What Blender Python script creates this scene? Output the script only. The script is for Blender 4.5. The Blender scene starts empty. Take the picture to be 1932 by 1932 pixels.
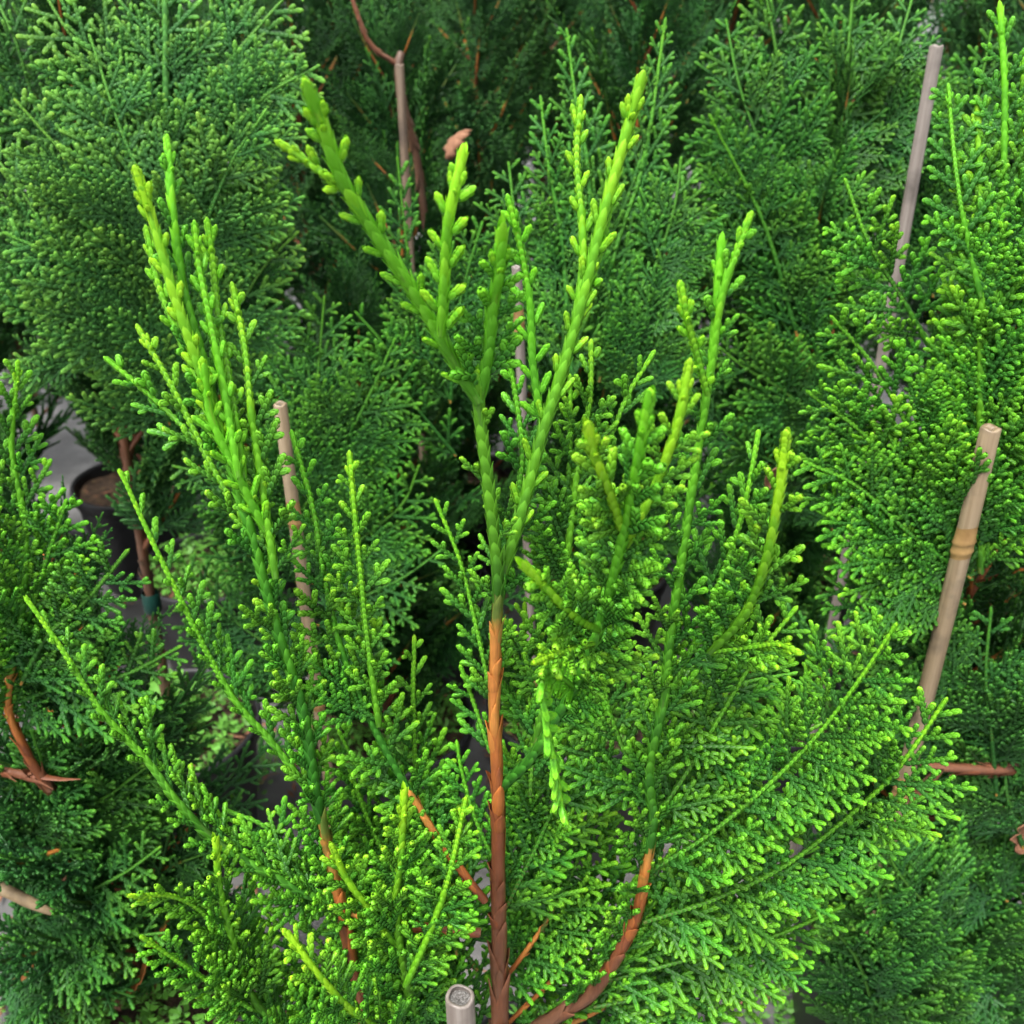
import bpy, math, random
import numpy as np
from mathutils import Vector, Matrix

# ------------------------------------------------------------------ camera, sky, sun, exposure
scene = bpy.context.scene
PITCH = math.radians(28.0)
CAM_H = 0.97
F = 1935.0 / 1932.0                      # focal length / picture width
camd = bpy.data.cameras.new('camera')
camd.sensor_width = 36.0
camd.lens = 36.0 * F
camd.clip_start = 0.01
camd.clip_end = 200.0
camd.dof.use_dof = True
camd.dof.focus_distance = 0.50
camd.dof.aperture_fstop = 14.0
cam = bpy.data.objects.new('camera', camd)
scene.collection.objects.link(cam)
cam.location = (0, 0, CAM_H)
cam.rotation_euler = (math.pi / 2 - PITCH, 0, 0)
scene.camera = cam

SUN_EL, SUN_AZ = math.radians(66), math.radians(215)     # high, veiled, slightly behind the camera
world = bpy.data.worlds.new('World')
scene.world = world
world.use_nodes = True
wn, wl = world.node_tree.nodes, world.node_tree.links
wn.clear()
sky = wn.new('ShaderNodeTexSky')
sky.sky_type = 'NISHITA'
sky.sun_disc = False
sky.sun_elevation = SUN_EL
sky.sun_rotation = SUN_AZ
sky.dust_density = 4.0
sky.air_density = 1.0
hs = wn.new('ShaderNodeHueSaturation')
hs.inputs['Saturation'].default_value = 0.15               # white overcast
bg = wn.new('ShaderNodeBackground')
bg.inputs['Strength'].default_value = 0.12
wo = wn.new('ShaderNodeOutputWorld')
wl.new(sky.outputs[0], hs.inputs['Color'])
wl.new(hs.outputs[0], bg.inputs['Color'])
wl.new(bg.outputs[0], wo.inputs['Surface'])

sl = bpy.data.lights.new('sun', 'SUN')
sl.energy = 1.5
sl.angle = math.radians(16)
sl.color = (1.0, 0.97, 0.91)
sun = bpy.data.objects.new('sun', sl)
scene.collection.objects.link(sun)
sd = Vector((math.sin(SUN_AZ) * math.cos(SUN_EL), math.cos(SUN_AZ) * math.cos(SUN_EL), math.sin(SUN_EL)))
sun.rotation_euler = sd.to_track_quat('Z', 'Y').to_euler()

scene.view_settings.view_transform = 'Standard'
scene.view_settings.look = 'None'
scene.view_settings.exposure = 1.65
scene.view_settings.gamma = 1.0
scene.view_settings.use_curve_mapping = False
scene.render.engine = 'CYCLES'
scene.cycles.max_bounces = 4
scene.cycles.diffuse_bounces = 3
scene.cycles.glossy_bounces = 2
scene.cycles.transmission_bounces = 2
scene.cycles.use_denoising = True
scene.cycles.use_adaptive_sampling = True
scene.cycles.adaptive_threshold = 0.025

COL = scene.collection
FWD = Vector((0, math.cos(PITCH), -math.sin(PITCH)))
UP = Vector((0, math.sin(PITCH), math.cos(PITCH)))
RIGHT = Vector((1, 0, 0))
EYE = Vector((0, 0, CAM_H))


def at(px, py, d):
    """a point seen at (px, py) of the 1932 px photograph, d metres deep into the scene"""
    return EYE + FWD * d + RIGHT * ((px - 966) / 1935 * d) - UP * ((py - 966) / 1935 * d)


# ------------------------------------------------------------------ materials
def new_mat(name):
    m = bpy.data.materials.new(name)
    m.use_nodes = True
    nt = m.node_tree
    return m, nt.nodes, nt.links, nt.nodes['Principled BSDF']


def ramp(nodes, stops, interp='LINEAR'):
    r = nodes.new('ShaderNodeValToRGB')
    cr = r.color_ramp
    cr.interpolation = interp
    while len(cr.elements) > 1:
        cr.elements.remove(cr.elements[-1])
    cr.elements[0].position = stops[0][0]
    cr.elements[0].color = (*stops[0][1], 1)
    for p, c in stops[1:]:
        e = cr.elements.new(p)
        e.color = (*c, 1)
    return r


def mixc(nodes, links, a, b, fac, blend='MIX'):
    n = nodes.new('ShaderNodeMix')
    n.data_type = 'RGBA'
    n.blend_type = blend
    for sock, v in ((n.inputs[6], a), (n.inputs[7], b), (n.inputs[0], fac)):
        if hasattr(v, 'is_output') or isinstance(v, bpy.types.NodeSocket):
            links.new(v, sock)
        elif isinstance(v, (int, float)):
            sock.default_value = v
        else:
            sock.default_value = (*v, 1)
    return n.outputs[2]


def math_n(nodes, links, op, a, b=0.0, c=None):
    n = nodes.new('ShaderNodeMath')
    n.operation = op
    for i, v in enumerate((a, b, c)):
        if v is None:
            continue
        if isinstance(v, bpy.types.NodeSocket):
            links.new(v, n.inputs[i])
        else:
            n.inputs[i].default_value = v
    return n.outputs[0]


def foliage_mat(name, tip, young, mid, old, rim=0.7, rough=0.46):
    m, n, l, b = new_mat(name)
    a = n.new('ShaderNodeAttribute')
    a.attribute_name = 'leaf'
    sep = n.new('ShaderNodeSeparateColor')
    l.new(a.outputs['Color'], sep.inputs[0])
    oi = n.new('ShaderNodeObjectInfo')
    age = math_n(n, l, 'MULTIPLY_ADD', oi.outputs['Random'], 0.16, sep.outputs[0])
    age = math_n(n, l, 'ADD', age, -0.06)
    age = math_n(n, l, 'MULTIPLY_ADD', sep.outputs[2], 0.14, age)
    r = ramp(n, [(0.0, tip), (0.22, young), (0.55, mid), (1.0, old)])
    l.new(age, r.inputs[0])
    # paler margins of the scale leaves
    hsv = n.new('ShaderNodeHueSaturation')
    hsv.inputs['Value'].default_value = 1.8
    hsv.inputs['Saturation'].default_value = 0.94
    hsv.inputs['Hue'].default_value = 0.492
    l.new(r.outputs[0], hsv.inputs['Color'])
    dk = n.new('ShaderNodeHueSaturation')  # darker scale centres: shade between the scales, put into the leaf colour
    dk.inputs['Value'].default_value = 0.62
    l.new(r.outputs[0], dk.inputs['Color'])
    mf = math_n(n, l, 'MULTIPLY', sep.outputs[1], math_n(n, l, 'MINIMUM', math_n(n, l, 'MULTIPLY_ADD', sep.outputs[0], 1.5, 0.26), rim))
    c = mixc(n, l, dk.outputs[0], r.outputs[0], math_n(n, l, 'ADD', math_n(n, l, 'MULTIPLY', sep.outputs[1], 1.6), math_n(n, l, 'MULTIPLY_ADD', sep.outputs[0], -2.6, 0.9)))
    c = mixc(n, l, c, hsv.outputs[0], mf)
    # slight variation from one spray to the next
    hv = n.new('ShaderNodeHueSaturation')
    l.new(c, hv.inputs['Color'])
    l.new(math_n(n, l, 'MULTIPLY_ADD', oi.outputs['Random'], 0.010, 0.496), hv.inputs['Hue'])
    l.new(math_n(n, l, 'MULTIPLY_ADD', oi.outputs['Random'], 0.30, 0.85), hv.inputs['Value'])
    l.new(hv.outputs[0], b.inputs['Base Color'])
    b.inputs['Roughness'].default_value = rough
    b.inputs['Specular IOR Level'].default_value = 0.24
    return m


M = {}
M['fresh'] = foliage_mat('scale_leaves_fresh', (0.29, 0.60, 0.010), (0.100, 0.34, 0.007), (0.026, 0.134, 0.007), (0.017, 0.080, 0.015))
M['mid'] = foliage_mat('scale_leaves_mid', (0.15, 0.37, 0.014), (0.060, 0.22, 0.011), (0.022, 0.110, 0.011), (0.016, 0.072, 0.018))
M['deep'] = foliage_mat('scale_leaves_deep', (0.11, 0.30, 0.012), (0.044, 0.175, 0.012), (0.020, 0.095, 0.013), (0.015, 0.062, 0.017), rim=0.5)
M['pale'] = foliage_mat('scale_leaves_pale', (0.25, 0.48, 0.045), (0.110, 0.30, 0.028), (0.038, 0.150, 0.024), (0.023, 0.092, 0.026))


def stem_mat():
    m, n, l, b = new_mat('stem_bark')
    a = n.new('ShaderNodeAttribute')
    a.attribute_name = 'leaf'
    sep = n.new('ShaderNodeSeparateColor')
    l.new(a.outputs['Color'], sep.inputs[0])
    tc = n.new('ShaderNodeTexCoord')
    nz = n.new('ShaderNodeTexNoise')
    nz.inputs['Scale'].default_value = 160
    nz.inputs['Detail'].default_value = 5
    l.new(tc.outputs['Object'], nz.inputs['Vector'])
    mp = n.new('ShaderNodeMapping')
    mp.inputs['Scale'].default_value = (900, 900, 90)
    l.new(tc.outputs['Object'], mp.inputs[0])
    nz2 = n.new('ShaderNodeTexNoise')
    nz2.inputs['Scale'].default_value = 1
    nz2.inputs['Detail'].default_value = 4
    l.new(mp.outputs[0], nz2.inputs['Vector'])
    age = math_n(n, l, 'MULTIPLY_ADD', nz.outputs[0], 0.10, sep.outputs[0])
    age = math_n(n, l, 'ADD', age, -0.05)
    age = math_n(n, l, 'MULTIPLY_ADD', sep.outputs[2], 0.09, age)
    age = math_n(n, l, 'ADD', age, -0.03)
    r = ramp(n, [(0.0, (0.22, 0.46, 0.010)), (0.13, (0.115, 0.33, 0.010)), (0.28, (0.068, 0.215, 0.012)), (0.44, (0.045, 0.125, 0.014)), (0.53, (0.085, 0.12, 0.018)),
                 (0.60, (0.46, 0.185, 0.040)), (0.70, (0.34, 0.105, 0.024)), (0.78, (0.17, 0.050, 0.019)), (0.9, (0.14, 0.060, 0.032)), (1.0, (0.10, 0.058, 0.038))])
    l.new(age, r.inputs[0])
    hsv = n.new('ShaderNodeHueSaturation')
    hsv.inputs['Value'].default_value = 1.7
    l.new(r.outputs[0], hsv.inputs['Color'])
    c = mixc(n, l, r.outputs[0], hsv.outputs[0], math_n(n, l, 'MULTIPLY', sep.outputs[1], 0.8))
    st = ramp(n, [(0.3, (0.70, 0.70, 0.70)), (0.7, (1.12, 1.12, 1.12))])
    l.new(nz2.outputs[0], st.inputs[0])
    c = mixc(n, l, c, st.outputs[0], 0.8, 'MULTIPLY')
    l.new(c, b.inputs['Base Color'])
    b.inputs['Roughness'].default_value = 0.5
    b.inputs['Specular IOR Level'].default_value = 0.35
    bp = n.new('ShaderNodeBump')
    bp.inputs['Strength'].default_value = 0.35
    bp.inputs['Distance'].default_value = 0.0006
    l.new(nz2.outputs[0], bp.inputs['Height'])
    l.new(bp.outputs[0], b.inputs['Normal'])
    return m


M['stem'] = stem_mat()


def noise_mat(name, stops, scale, rough=0.8, bump=0.3, dist=0.002, detail=6, spec=0.3, coord='Object', stretch=(1, 1, 1)):
    m, n, l, b = new_mat(name)
    tc = n.new('ShaderNodeTexCoord')
    mp = n.new('ShaderNodeMapping')
    mp.inputs['Scale'].default_value = stretch
    l.new(tc.outputs[coord], mp.inputs[0])
    nz = n.new('ShaderNodeTexNoise')
    nz.inputs['Scale'].default_value = scale
    nz.inputs['Detail'].default_value = detail
    nz.inputs['Roughness'].default_value = 0.62
    l.new(mp.outputs[0], nz.inputs['Vector'])
    r = ramp(n, stops)
    l.new(nz.outputs[0], r.inputs[0])
    l.new(r.outputs[0], b.inputs['Base Color'])
    b.inputs['Roughness'].default_value = rough
    b.inputs['Specular IOR Level'].default_value = spec
    bp = n.new('ShaderNodeBump')
    bp.inputs['Strength'].default_value = bump
    bp.inputs['Distance'].default_value = dist
    l.new(nz.outputs[0], bp.inputs['Height'])
    l.new(bp.outputs[0], b.inputs['Normal'])
    return m


M['soil'] = noise_mat('potting_soil', [(0.3, (0.018, 0.012, 0.008)), (0.5, (0.05, 0.032, 0.02)), (0.62, (0.10, 0.06, 0.035)), (0.72, (0.05, 0.075, 0.02))], 90, 0.95, 0.9, 0.01)
M['pot'] = noise_mat('black_plastic', [(0.3, (0.008, 0.008, 0.009)), (0.7, (0.022, 0.022, 0.024))], 25, 0.45, 0.05, 0.001, spec=0.35)
M['weed'] = noise_mat('weed_leaf', [(0.3, (0.06, 0.20, 0.02)), (0.7, (0.12, 0.32, 0.04))], 30, 0.5, 0.2, 0.001)
M['tie'] = noise_mat('green_tie', [(0.3, (0.003, 0.025, 0.018)), (0.7, (0.006, 0.04, 0.03))], 40, 0.4, 0.05, 0.001)
M['dead'] = noise_mat('dead_leaf', [(0.3, (0.10, 0.04, 0.02)), (0.55, (0.21, 0.10, 0.055)), (0.75, (0.30, 0.17, 0.10))], 60, 0.8, 0.4, 0.002)
M['dead_orange'] = noise_mat('dead_leaf_orange', [(0.3, (0.20, 0.06, 0.012)), (0.7, (0.36, 0.14, 0.035))], 60, 0.75, 0.4, 0.002)
M['stick'] = noise_mat('bare_wood', [(0.3, (0.10, 0.07, 0.045)), (0.55, (0.25, 0.18, 0.10)), (0.75, (0.34, 0.27, 0.17))], 60, 0.6, 0.3, 0.001, stretch=(1, 1, .15))


def cane_mat(name, stops, old):
    m, n, l, b = new_mat(name)
    tc = n.new('ShaderNodeTexCoord')
    mp = n.new('ShaderNodeMapping')
    mp.inputs['Scale'].default_value = (260, 260, 9)
    l.new(tc.outputs['Object'], mp.inputs[0])
    nz = n.new('ShaderNodeTexNoise')
    nz.inputs['Scale'].default_value = 1.0
    nz.inputs['Detail'].default_value = 6
    l.new(mp.outputs[0], nz.inputs['Vector'])
    r = ramp(n, stops)
    l.new(nz.outputs[0], r.inputs[0])
    n2 = n.new('ShaderNodeTexNoise')
    n2.inputs['Scale'].default_value = 34
    n2.inputs['Detail'].default_value = 5
    l.new(tc.outputs['Object'], n2.inputs['Vector'])
    r2 = ramp(n, [(0.52, (0, 0, 0)), (0.70, (1, 1, 1))])
    l.new(n2.outputs[0], r2.inputs[0])
    c = mixc(n, l, r.outputs[0], old, math_n(n, l, 'MULTIPLY', r2.outputs[0], 0.75))
    l.new(c, b.inputs['Base Color'])
    b.inputs['Roughness'].default_value = 0.45
    bp = n.new('ShaderNodeBump')
    bp.inputs['Strength'].default_value = 0.25
    bp.inputs['Distance'].default_value = 0.0008
    l.new(nz.outputs[0], bp.inputs['Height'])
    l.new(bp.outputs[0], b.inputs['Normal'])
    return m


M['cane_tan'] = cane_mat('tan_bamboo', [(0.3, (0.15, 0.105, 0.062)), (0.5, (0.225, 0.165, 0.100)), (0.7, (0.28, 0.215, 0.140))], (0.055, 0.045, 0.035))
M['cane_grey'] = cane_mat('weathered_bamboo', [(0.3, (0.125, 0.100, 0.085)), (0.5, (0.180, 0.152, 0.132)), (0.7, (0.235, 0.205, 0.182))], (0.06, 0.05, 0.042))
M['cane_brown'] = cane_mat('brown_bamboo', [(0.3, (0.09, 0.06, 0.04)), (0.5, (0.15, 0.105, 0.07)), (0.7, (0.20, 0.15, 0.11))], (0.04, 0.03, 0.025))
M['cane_node'] = noise_mat('bamboo_node', [(0.3, (0.17, 0.095, 0.035)), (0.7, (0.30, 0.19, 0.075))], 60, 0.45, 0.2, 0.001)
M['cane_pith'] = noise_mat('bamboo_pith', [(0.3, (0.05, 0.045, 0.04)), (0.5, (0.14, 0.13, 0.12)), (0.7, (0.32, 0.31, 0.30))], 1100, 0.9, 0.9, 0.002)


def ground_mat():
    m, n, l, b = new_mat('weed_fabric')
    tc = n.new('ShaderNodeTexCoord')
    nz = n.new('ShaderNodeTexNoise')
    nz.inputs['Scale'].default_value = 9
    nz.inputs['Detail'].default_value = 8
    nz.inputs['Roughness'].default_value = 0.65
    l.new(tc.outputs['Object'], nz.inputs['Vector'])
    r = ramp(n, [(0.3, (0.045, 0.043, 0.04)), (0.5, (0.10, 0.098, 0.095)), (0.68, (0.19, 0.185, 0.18))])
    l.new(nz.outputs[0], r.inputs[0])
    wv = n.new('ShaderNodeTexWave')
    wv.inputs['Scale'].default_value = 160
    l.new(tc.outputs['Object'], wv.inputs['Vector'])
    wv2 = n.new('ShaderNodeTexWave')
    wv2.bands_direction = 'Y'
    wv2.inputs['Scale'].default_value = 160
    l.new(tc.outputs['Object'], wv2.inputs['Vector'])
    h = math_n(n, l, 'MULTIPLY', wv.outputs[1], wv2.outputs[1])
    c = mixc(n, l, r.outputs[0], (0.03, 0.03, 0.03), math_n(n, l, 'MULTIPLY', h, 0.3))
    l.new(c, b.inputs['Base Color'])
    b.inputs['Roughness'].default_value = 0.5
    bp = n.new('ShaderNodeBump')
    bp.inputs['Strength'].default_value = 0.4
    bp.inputs['Distance'].default_value = 0.001
    l.new(h, bp.inputs['Height'])
    l.new(bp.outputs[0], b.inputs['Normal'])
    return m


M['ground'] = ground_mat()


# ------------------------------------------------------------------ mesh collecting
class MB:
    """collects vertices, faces, the 'leaf' attribute (age, margin, random) and a material slot per face"""
    def __init__(self):
        self.v, self.f, self.a, self.m, self.n = [], [], [], [], 0

    def add(self, v, f, a, m):
        v = np.asarray(v, dtype=np.float64).reshape(-1, 3)
        f = np.asarray(f, dtype=np.int64)
        if f.shape[1] == 3:
            f = np.concatenate([f, np.full((len(f), 1), -1)], axis=1)
        self.v.append(v)
        self.f.append(np.where(f >= 0, f + self.n, -1))
        self.a.append(np.asarray(a, dtype=np.float64).reshape(-1, 3))
        self.m.append(np.full(len(f), m))
        self.n += len(v)

    def arrays(self):
        return np.concatenate(self.v), np.concatenate(self.f), np.concatenate(self.a), np.concatenate(self.m)

    def add_arrays(self, arr, mat4, scale_age=0.0):
        v, f, a, m = arr
        R = np.array(mat4.to_3x3())
        t = np.array(mat4.translation)
        self.v.append(v @ R.T + t)
        self.f.append(np.where(f >= 0, f + self.n, -1))
        aa = a.copy()
        aa[:, 0] = aa[:, 0] + scale_age
        self.a.append(aa)
        self.m.append(m)
        self.n += len(v)

    def mesh(self, name, mats, smooth=True):
        v, f, a, m = self.arrays()
        return arrays_to_mesh(name, v, f, a, m, mats, smooth)


def arrays_to_mesh(name, v, f, a, m, mats, smooth=True):
    me = bpy.data.meshes.new(name)
    me.vertices.add(len(v))
    me.vertices.foreach_set('co', v.astype(np.float32).ravel())
    cnt = np.where(f[:, 3] >= 0, 4, 3)
    flat = f.ravel()
    flat = flat[flat >= 0]
    starts = np.concatenate([[0], np.cumsum(cnt)[:-1]])
    me.loops.add(len(flat))
    me.loops.foreach_set('vertex_index', flat.astype(np.int32))
    me.polygons.add(len(f))
    me.polygons.foreach_set('loop_start', starts.astype(np.int32))
    me.polygons.foreach_set('material_index', m.astype(np.int32))
    me.polygons.foreach_set('use_smooth', np.full(len(f), smooth))
    at_ = me.attributes.new('leaf', 'FLOAT_COLOR', 'POINT')
    at_.data.foreach_set('color', np.concatenate([np.clip(a, 0, 1), np.ones((len(a), 1))], axis=1).astype(np.float32).ravel())
    for mt in mats:
        me.materials.append(mt)
    me.update(calc_edges=True)
    me.validate()
    return me


def link(name, data, parent=None):
    o = bpy.data.objects.new(name, data)
    COL.objects.link(o)
    if parent is not None:
        o.parent = parent
    return o


def tag(o, label, cat, group=None, kind=None):
    o['label'] = label
    o['category'] = cat
    if group:
        o['group'] = group
    if kind:
        o['kind'] = kind
    return o


# ------------------------------------------------------------------ scale leaves
def unit_template(hi, closed):
    """one whorl of four scale leaves (two lateral, two facial): coordinates along twig / side / normal, faces, margin"""
    vs, fs, mg = [], [], []
    if hi:
        rows = [0.0, 0.34, 0.74, 1.0]
        q = [0.74, 1.0, 0.96, 0.36]
        out = [0.40, 0.92, 1.14, 0.98]
        cl = [0.60, 1.06, 1.00, 0.34]
    else:
        rows = [0.0, 0.6, 1.0]
        q = [0.7, 1.0, 0.36]
        out = [0.40, 1.12, 1.0]
        cl = [0.50, 1.02, 0.22]
    cols = [-1, 0, 1]
    for kind in ('lat', 'fac'):
        for sg in (1, -1):
            base = len(vs)
            for t, w, o_, c_ in zip(rows, q, out, cl):
                for c in cols:
                    e = c_ if closed else o_
                    if kind == 'lat':
                        y = t * (1.18 if not closed else 0.84) - 0.08
                        s = e - 0.40 * abs(c) * w * min(1, e)
                        vs.append((y, sg * s, c * 0.92 * w))
                    else:
                        y = t * (1.18 if not closed else 0.62) + 0.32
                        n = 0.15 + 0.95 * e - 0.36 * abs(c) * w * min(1, e)
                        vs.append((y, c * 0.62 * w, sg * n))
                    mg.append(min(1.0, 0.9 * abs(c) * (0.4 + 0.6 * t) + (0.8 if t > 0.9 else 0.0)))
            nc = len(cols)
            for r in range(len(rows) - 1):
                for c in range(nc - 1):
                    a = base + r * nc + c
                    quad = (a, a + 1, a + nc + 1, a + nc)
                    flip = (sg == 1) == (kind == 'fac')
                    fs.append(quad if not flip else quad[::-1])
    return np.array(vs), np.array(fs), np.array(mg)


TPL = {(h, c): unit_template(h, c) for h in (True, False) for c in (True, False)}


def stem_template():
    """one pair of pairs of long pressed scales wrapping a green stem, tips just free"""
    rows = [0.0, 0.3, 0.62, 0.86, 1.0]
    q = [1.0, 1.0, 0.86, 0.46, 0.04]
    out = [0.80, 0.95, 1.03, 1.10, 1.24]
    cols = [-1, -0.8, 0, 0.8, 1]
    vs, fs, mg = [], [], []
    for kind in (0, 1):
        for sg in (0, 1):
            base = len(vs)
            th0 = kind * math.pi / 2 + sg * math.pi
            for t, w, o_ in zip(rows, q, out):
                for c in cols:
                    th = th0 + c * w * math.radians(62)
                    rr_ = o_ - 0.07 * c * c
                    vs.append((t * 1.75 + kind * 0.5 - 0.1, rr_ * math.cos(th), rr_ * math.sin(th)))
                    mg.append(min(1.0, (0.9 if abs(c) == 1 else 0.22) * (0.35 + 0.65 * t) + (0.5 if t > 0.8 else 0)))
            for r in range(len(rows) - 1):
                for c in range(4):
                    a = base + r * 5 + c
                    fs.append((a, a + 5, a + 6, a + 1))
    return np.array(vs), np.array(fs), np.array(mg)


def far_template():
    # a single overlapping leafy bead, eight triangles
    v = np.array([(-0.1, 0, 0), (0.75, 1.05, 0), (0.75, 0, 0.85), (0.75, -1.05, 0), (0.75, 0, -0.85), (1.5, 0, 0)])
    f = np.array([(0, 2, 1), (0, 3, 2), (0, 4, 3), (0, 1, 4), (5, 1, 2), (5, 2, 3), (5, 3, 4), (5, 4, 1)])
    return v, f, np.array([0, 1, 0.2, 1, 0.2, 0.6])


FAR = far_template()
STEM_T = stem_template()


def units_to_mb(mb, units, lod, mat=0):
    """units: rows of pos3 T3 S3 N3 h hn p age rnd closed"""
    U = np.array(units)
    if len(U) == 0:
        return
    for closed in (0, 1):
        X = U[U[:, 17] == closed]
        if len(X) == 0:
            continue
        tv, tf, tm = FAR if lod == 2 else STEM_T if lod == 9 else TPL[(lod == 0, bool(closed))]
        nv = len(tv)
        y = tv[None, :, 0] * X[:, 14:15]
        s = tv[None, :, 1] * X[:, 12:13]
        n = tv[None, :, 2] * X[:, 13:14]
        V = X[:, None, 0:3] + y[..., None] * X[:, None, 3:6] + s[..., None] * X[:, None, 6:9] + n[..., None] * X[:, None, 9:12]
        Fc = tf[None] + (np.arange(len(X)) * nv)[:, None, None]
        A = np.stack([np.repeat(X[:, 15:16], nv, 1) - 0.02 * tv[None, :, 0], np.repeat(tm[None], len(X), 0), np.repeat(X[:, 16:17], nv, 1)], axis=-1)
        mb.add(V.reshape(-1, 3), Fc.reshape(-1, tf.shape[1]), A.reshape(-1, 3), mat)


def rot(v, axis, ang):
    return Matrix.Rotation(ang, 3, axis) @ v


def grow(units, pos, T, N, L, order, rng, P, age0=0.0, fwd=0.0, skip_axis=False):
    """grow a flat twig system; every node is one whorl of scale leaves"""
    pitch = P['pitch'] * (1.0 + 0.30 * min(1.0, max(0.0, (L - 0.02) / 0.05)))
    step = pitch * P.get('overlap', 1.0)
    n = max(1 if order >= 2 else 2, int(round(L / step)))
    bend = rng.uniform(-1, 1) * P['wiggle'] + fwd
    side = rng.choice((-1, 1))
    gap = P['gap'][min(order, len(P['gap']) - 1)]
    ratio = P['ratio'][min(order, len(P['ratio']) - 1)]
    cap = P['cap'][min(order, len(P['cap']) - 1)]
    nxt = gap * (0.6 if order else P.get('start', 1.0))
    T, N, pos = T.copy(), N.copy(), pos.copy()
    for k in range(n):
        s = k * step
        rem = L - s
        S = T.cross(N).normalized()
        age = age0 + 0.02 + 0.62 * (1 - math.exp(-rem / P['agelen'])) + 0.25 * min(1, rem / 0.16)
        last = k == n - 1
        h = P['h'] * (0.90 + 0.20 * min(1, rem / 0.05)) * rng.uniform(0.93, 1.07) * (0.95 if last else 1)
        if 'taper' in P:
            h *= 0.62 + 0.38 * min(1, rem / P['taper'])
        if not skip_axis:
            units.append((*pos, *T, *S, *N, h, h * 0.72, pitch, age, rng.random(), 1.0 if last else 0.0))
        if not last:
            while s + step > nxt and rem - (nxt - s) > P['minlat'] * 1.15:
                r2 = L - nxt
                ll = min(cap * rng.uniform(0.85, 1.1), ratio * r2 * rng.uniform(0.8, 1.15) + 0.001)
                if nxt < 0.12 * L and order == 0:
                    ll *= 0.75
                if order >= 1 and side < 0:
                    ll *= P['basi']
                if ll > P['minlat'] and rng.random() > P['miss'] and order < P['maxord']:
                    ang = math.radians(rng.uniform(*P['angle']))
                    LT = (T * math.cos(ang) + S * side * math.sin(ang) + N * rng.gauss(P['lift'], P['rough'])).normalized()
                    LN = (N + S * rng.gauss(0, P['rough']) + T * rng.gauss(0, P['rough'])).normalized()
                    LN = (LN - LT * LN.dot(LT)).normalized()
                    grow(units, pos + T * (nxt - s) + S * side * P['h'] * 0.3, LT, LN, ll, order + 1, rng, P,
                         age0=min(0.34, age0 + P['inner'] * min(1, r2 / 0.07)), fwd=side * P['sweep'])
                side = -side
                nxt += gap * rng.uniform(0.85, 1.15)
        T = rot(T, N, bend * step)
        T = (T + N * (P['cup'] * step + rng.gauss(0, 0.012))).normalized()
        N = (N - T * N.dot(T)).normalized()
        pos = pos + T * step
    return pos


PNEAR = dict(pitch=0.0026, wiggle=3.0, gap=[0.0050, 0.0031, 0.0028], ratio=[0.52, 0.44, 0.42], cap=[0.05, 0.0155, 0.0055], agelen=0.0130, h=0.00160,
             minlat=0.0036, basi=0.8, miss=0.03, maxord=3, angle=(38, 52), lift=0.03, rough=0.10, inner=0.25, sweep=9.0, cup=1.0)

Y, Z = Vector((0, 1, 0)), Vector((0, 0, 1))


def spray_arrays(L, seed, lod=0, **kw):
    rng = random.Random(seed)
    P = dict(PNEAR)
    P['cup'] = rng.uniform(-2.5, 1.5)
    P.update(kw)
    units = []
    grow(units, Vector((0, 0, 0)), Y, Z, L, 0, rng, P)
    mb = MB()
    units_to_mb(mb, units, lod)
    return mb.arrays()


CLASSES = [0.006, 0.0105, 0.018, 0.030, 0.048, 0.072, 0.105]
NVAR = [3, 4, 4, 5, 5, 6, 5]
LIB = {}
for ci, (L, nv) in enumerate(zip(CLASSES, NVAR)):
    LIB[ci] = []
    for k in range(nv):
        arr = spray_arrays(L, 1000 + 31 * ci + k)
        me = arrays_to_mesh('spray_foliage', *arr, [M['fresh']]) if ci >= 2 else None
        LIB[ci].append((arr, me))

# closed shoot tips: long scales wrapped over each other
BUDS = []
BUDL = (0.0042, 0.0058, 0.0075, 0.0095)
for L in BUDL:
    BUDS.append([spray_arrays(L, 2000 + int(L * 1e5) + k, pitch=0.0032, overlap=0.60, h=0.00165, taper=0.004, gap=[0.1], maxord=0, agelen=0.03, cup=0.0) for k in range(3)])


def set_leaf_mat(o, mat):
    """shared mesh, material kept on the object"""
    if mat != 'fresh':
        o.material_slots[0].link = 'OBJECT'
        o.material_slots[0].material = M[mat]


# ------------------------------------------------------------------ stems
def spline(pts, vals, step):
    """Catmull-Rom through pts (Vectors) with interpolated values; returns resampled points, values, arclength"""
    P = [Vector(p) for p in pts]
    P = [P[0] * 2 - P[1]] + P + [P[-1] * 2 - P[-2]]
    out, ov = [], []
    for i in range(1, len(P) - 2):
        for j in range(24):
            t = j / 24
            a, b, c, d = P[i - 1], P[i], P[i + 1], P[i + 2]
            p = 0.5 * ((2 * b) + (c - a) * t + (2 * a - 5 * b + 4 * c - d) * t * t + (3 * b - a - 3 * c + d) * t ** 3)
            out.append(p)
            ov.append([vals[q][i - 1] * (1 - t) + vals[q][i] * t for q in range(len(vals))])
    out.append(P[-2])
    ov.append([v[-1] for v in vals])
    o = np.array([list(p) for p in out])
    ov = np.array(ov)
    seg = np.linalg.norm(np.diff(o, axis=0), axis=1)
    s = np.concatenate([[0], np.cumsum(seg)])
    n = max(3, int(s[-1] / step) + 1)
    q = np.linspace(0, s[-1], n)
    pts2 = np.stack([np.interp(q, s, o[:, i]) for i in range(3)], 1)
    v2 = np.stack([np.interp(q, s, ov[:, i]) for i in range(ov.shape[1])], 1)
    return pts2, v2, q


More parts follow.
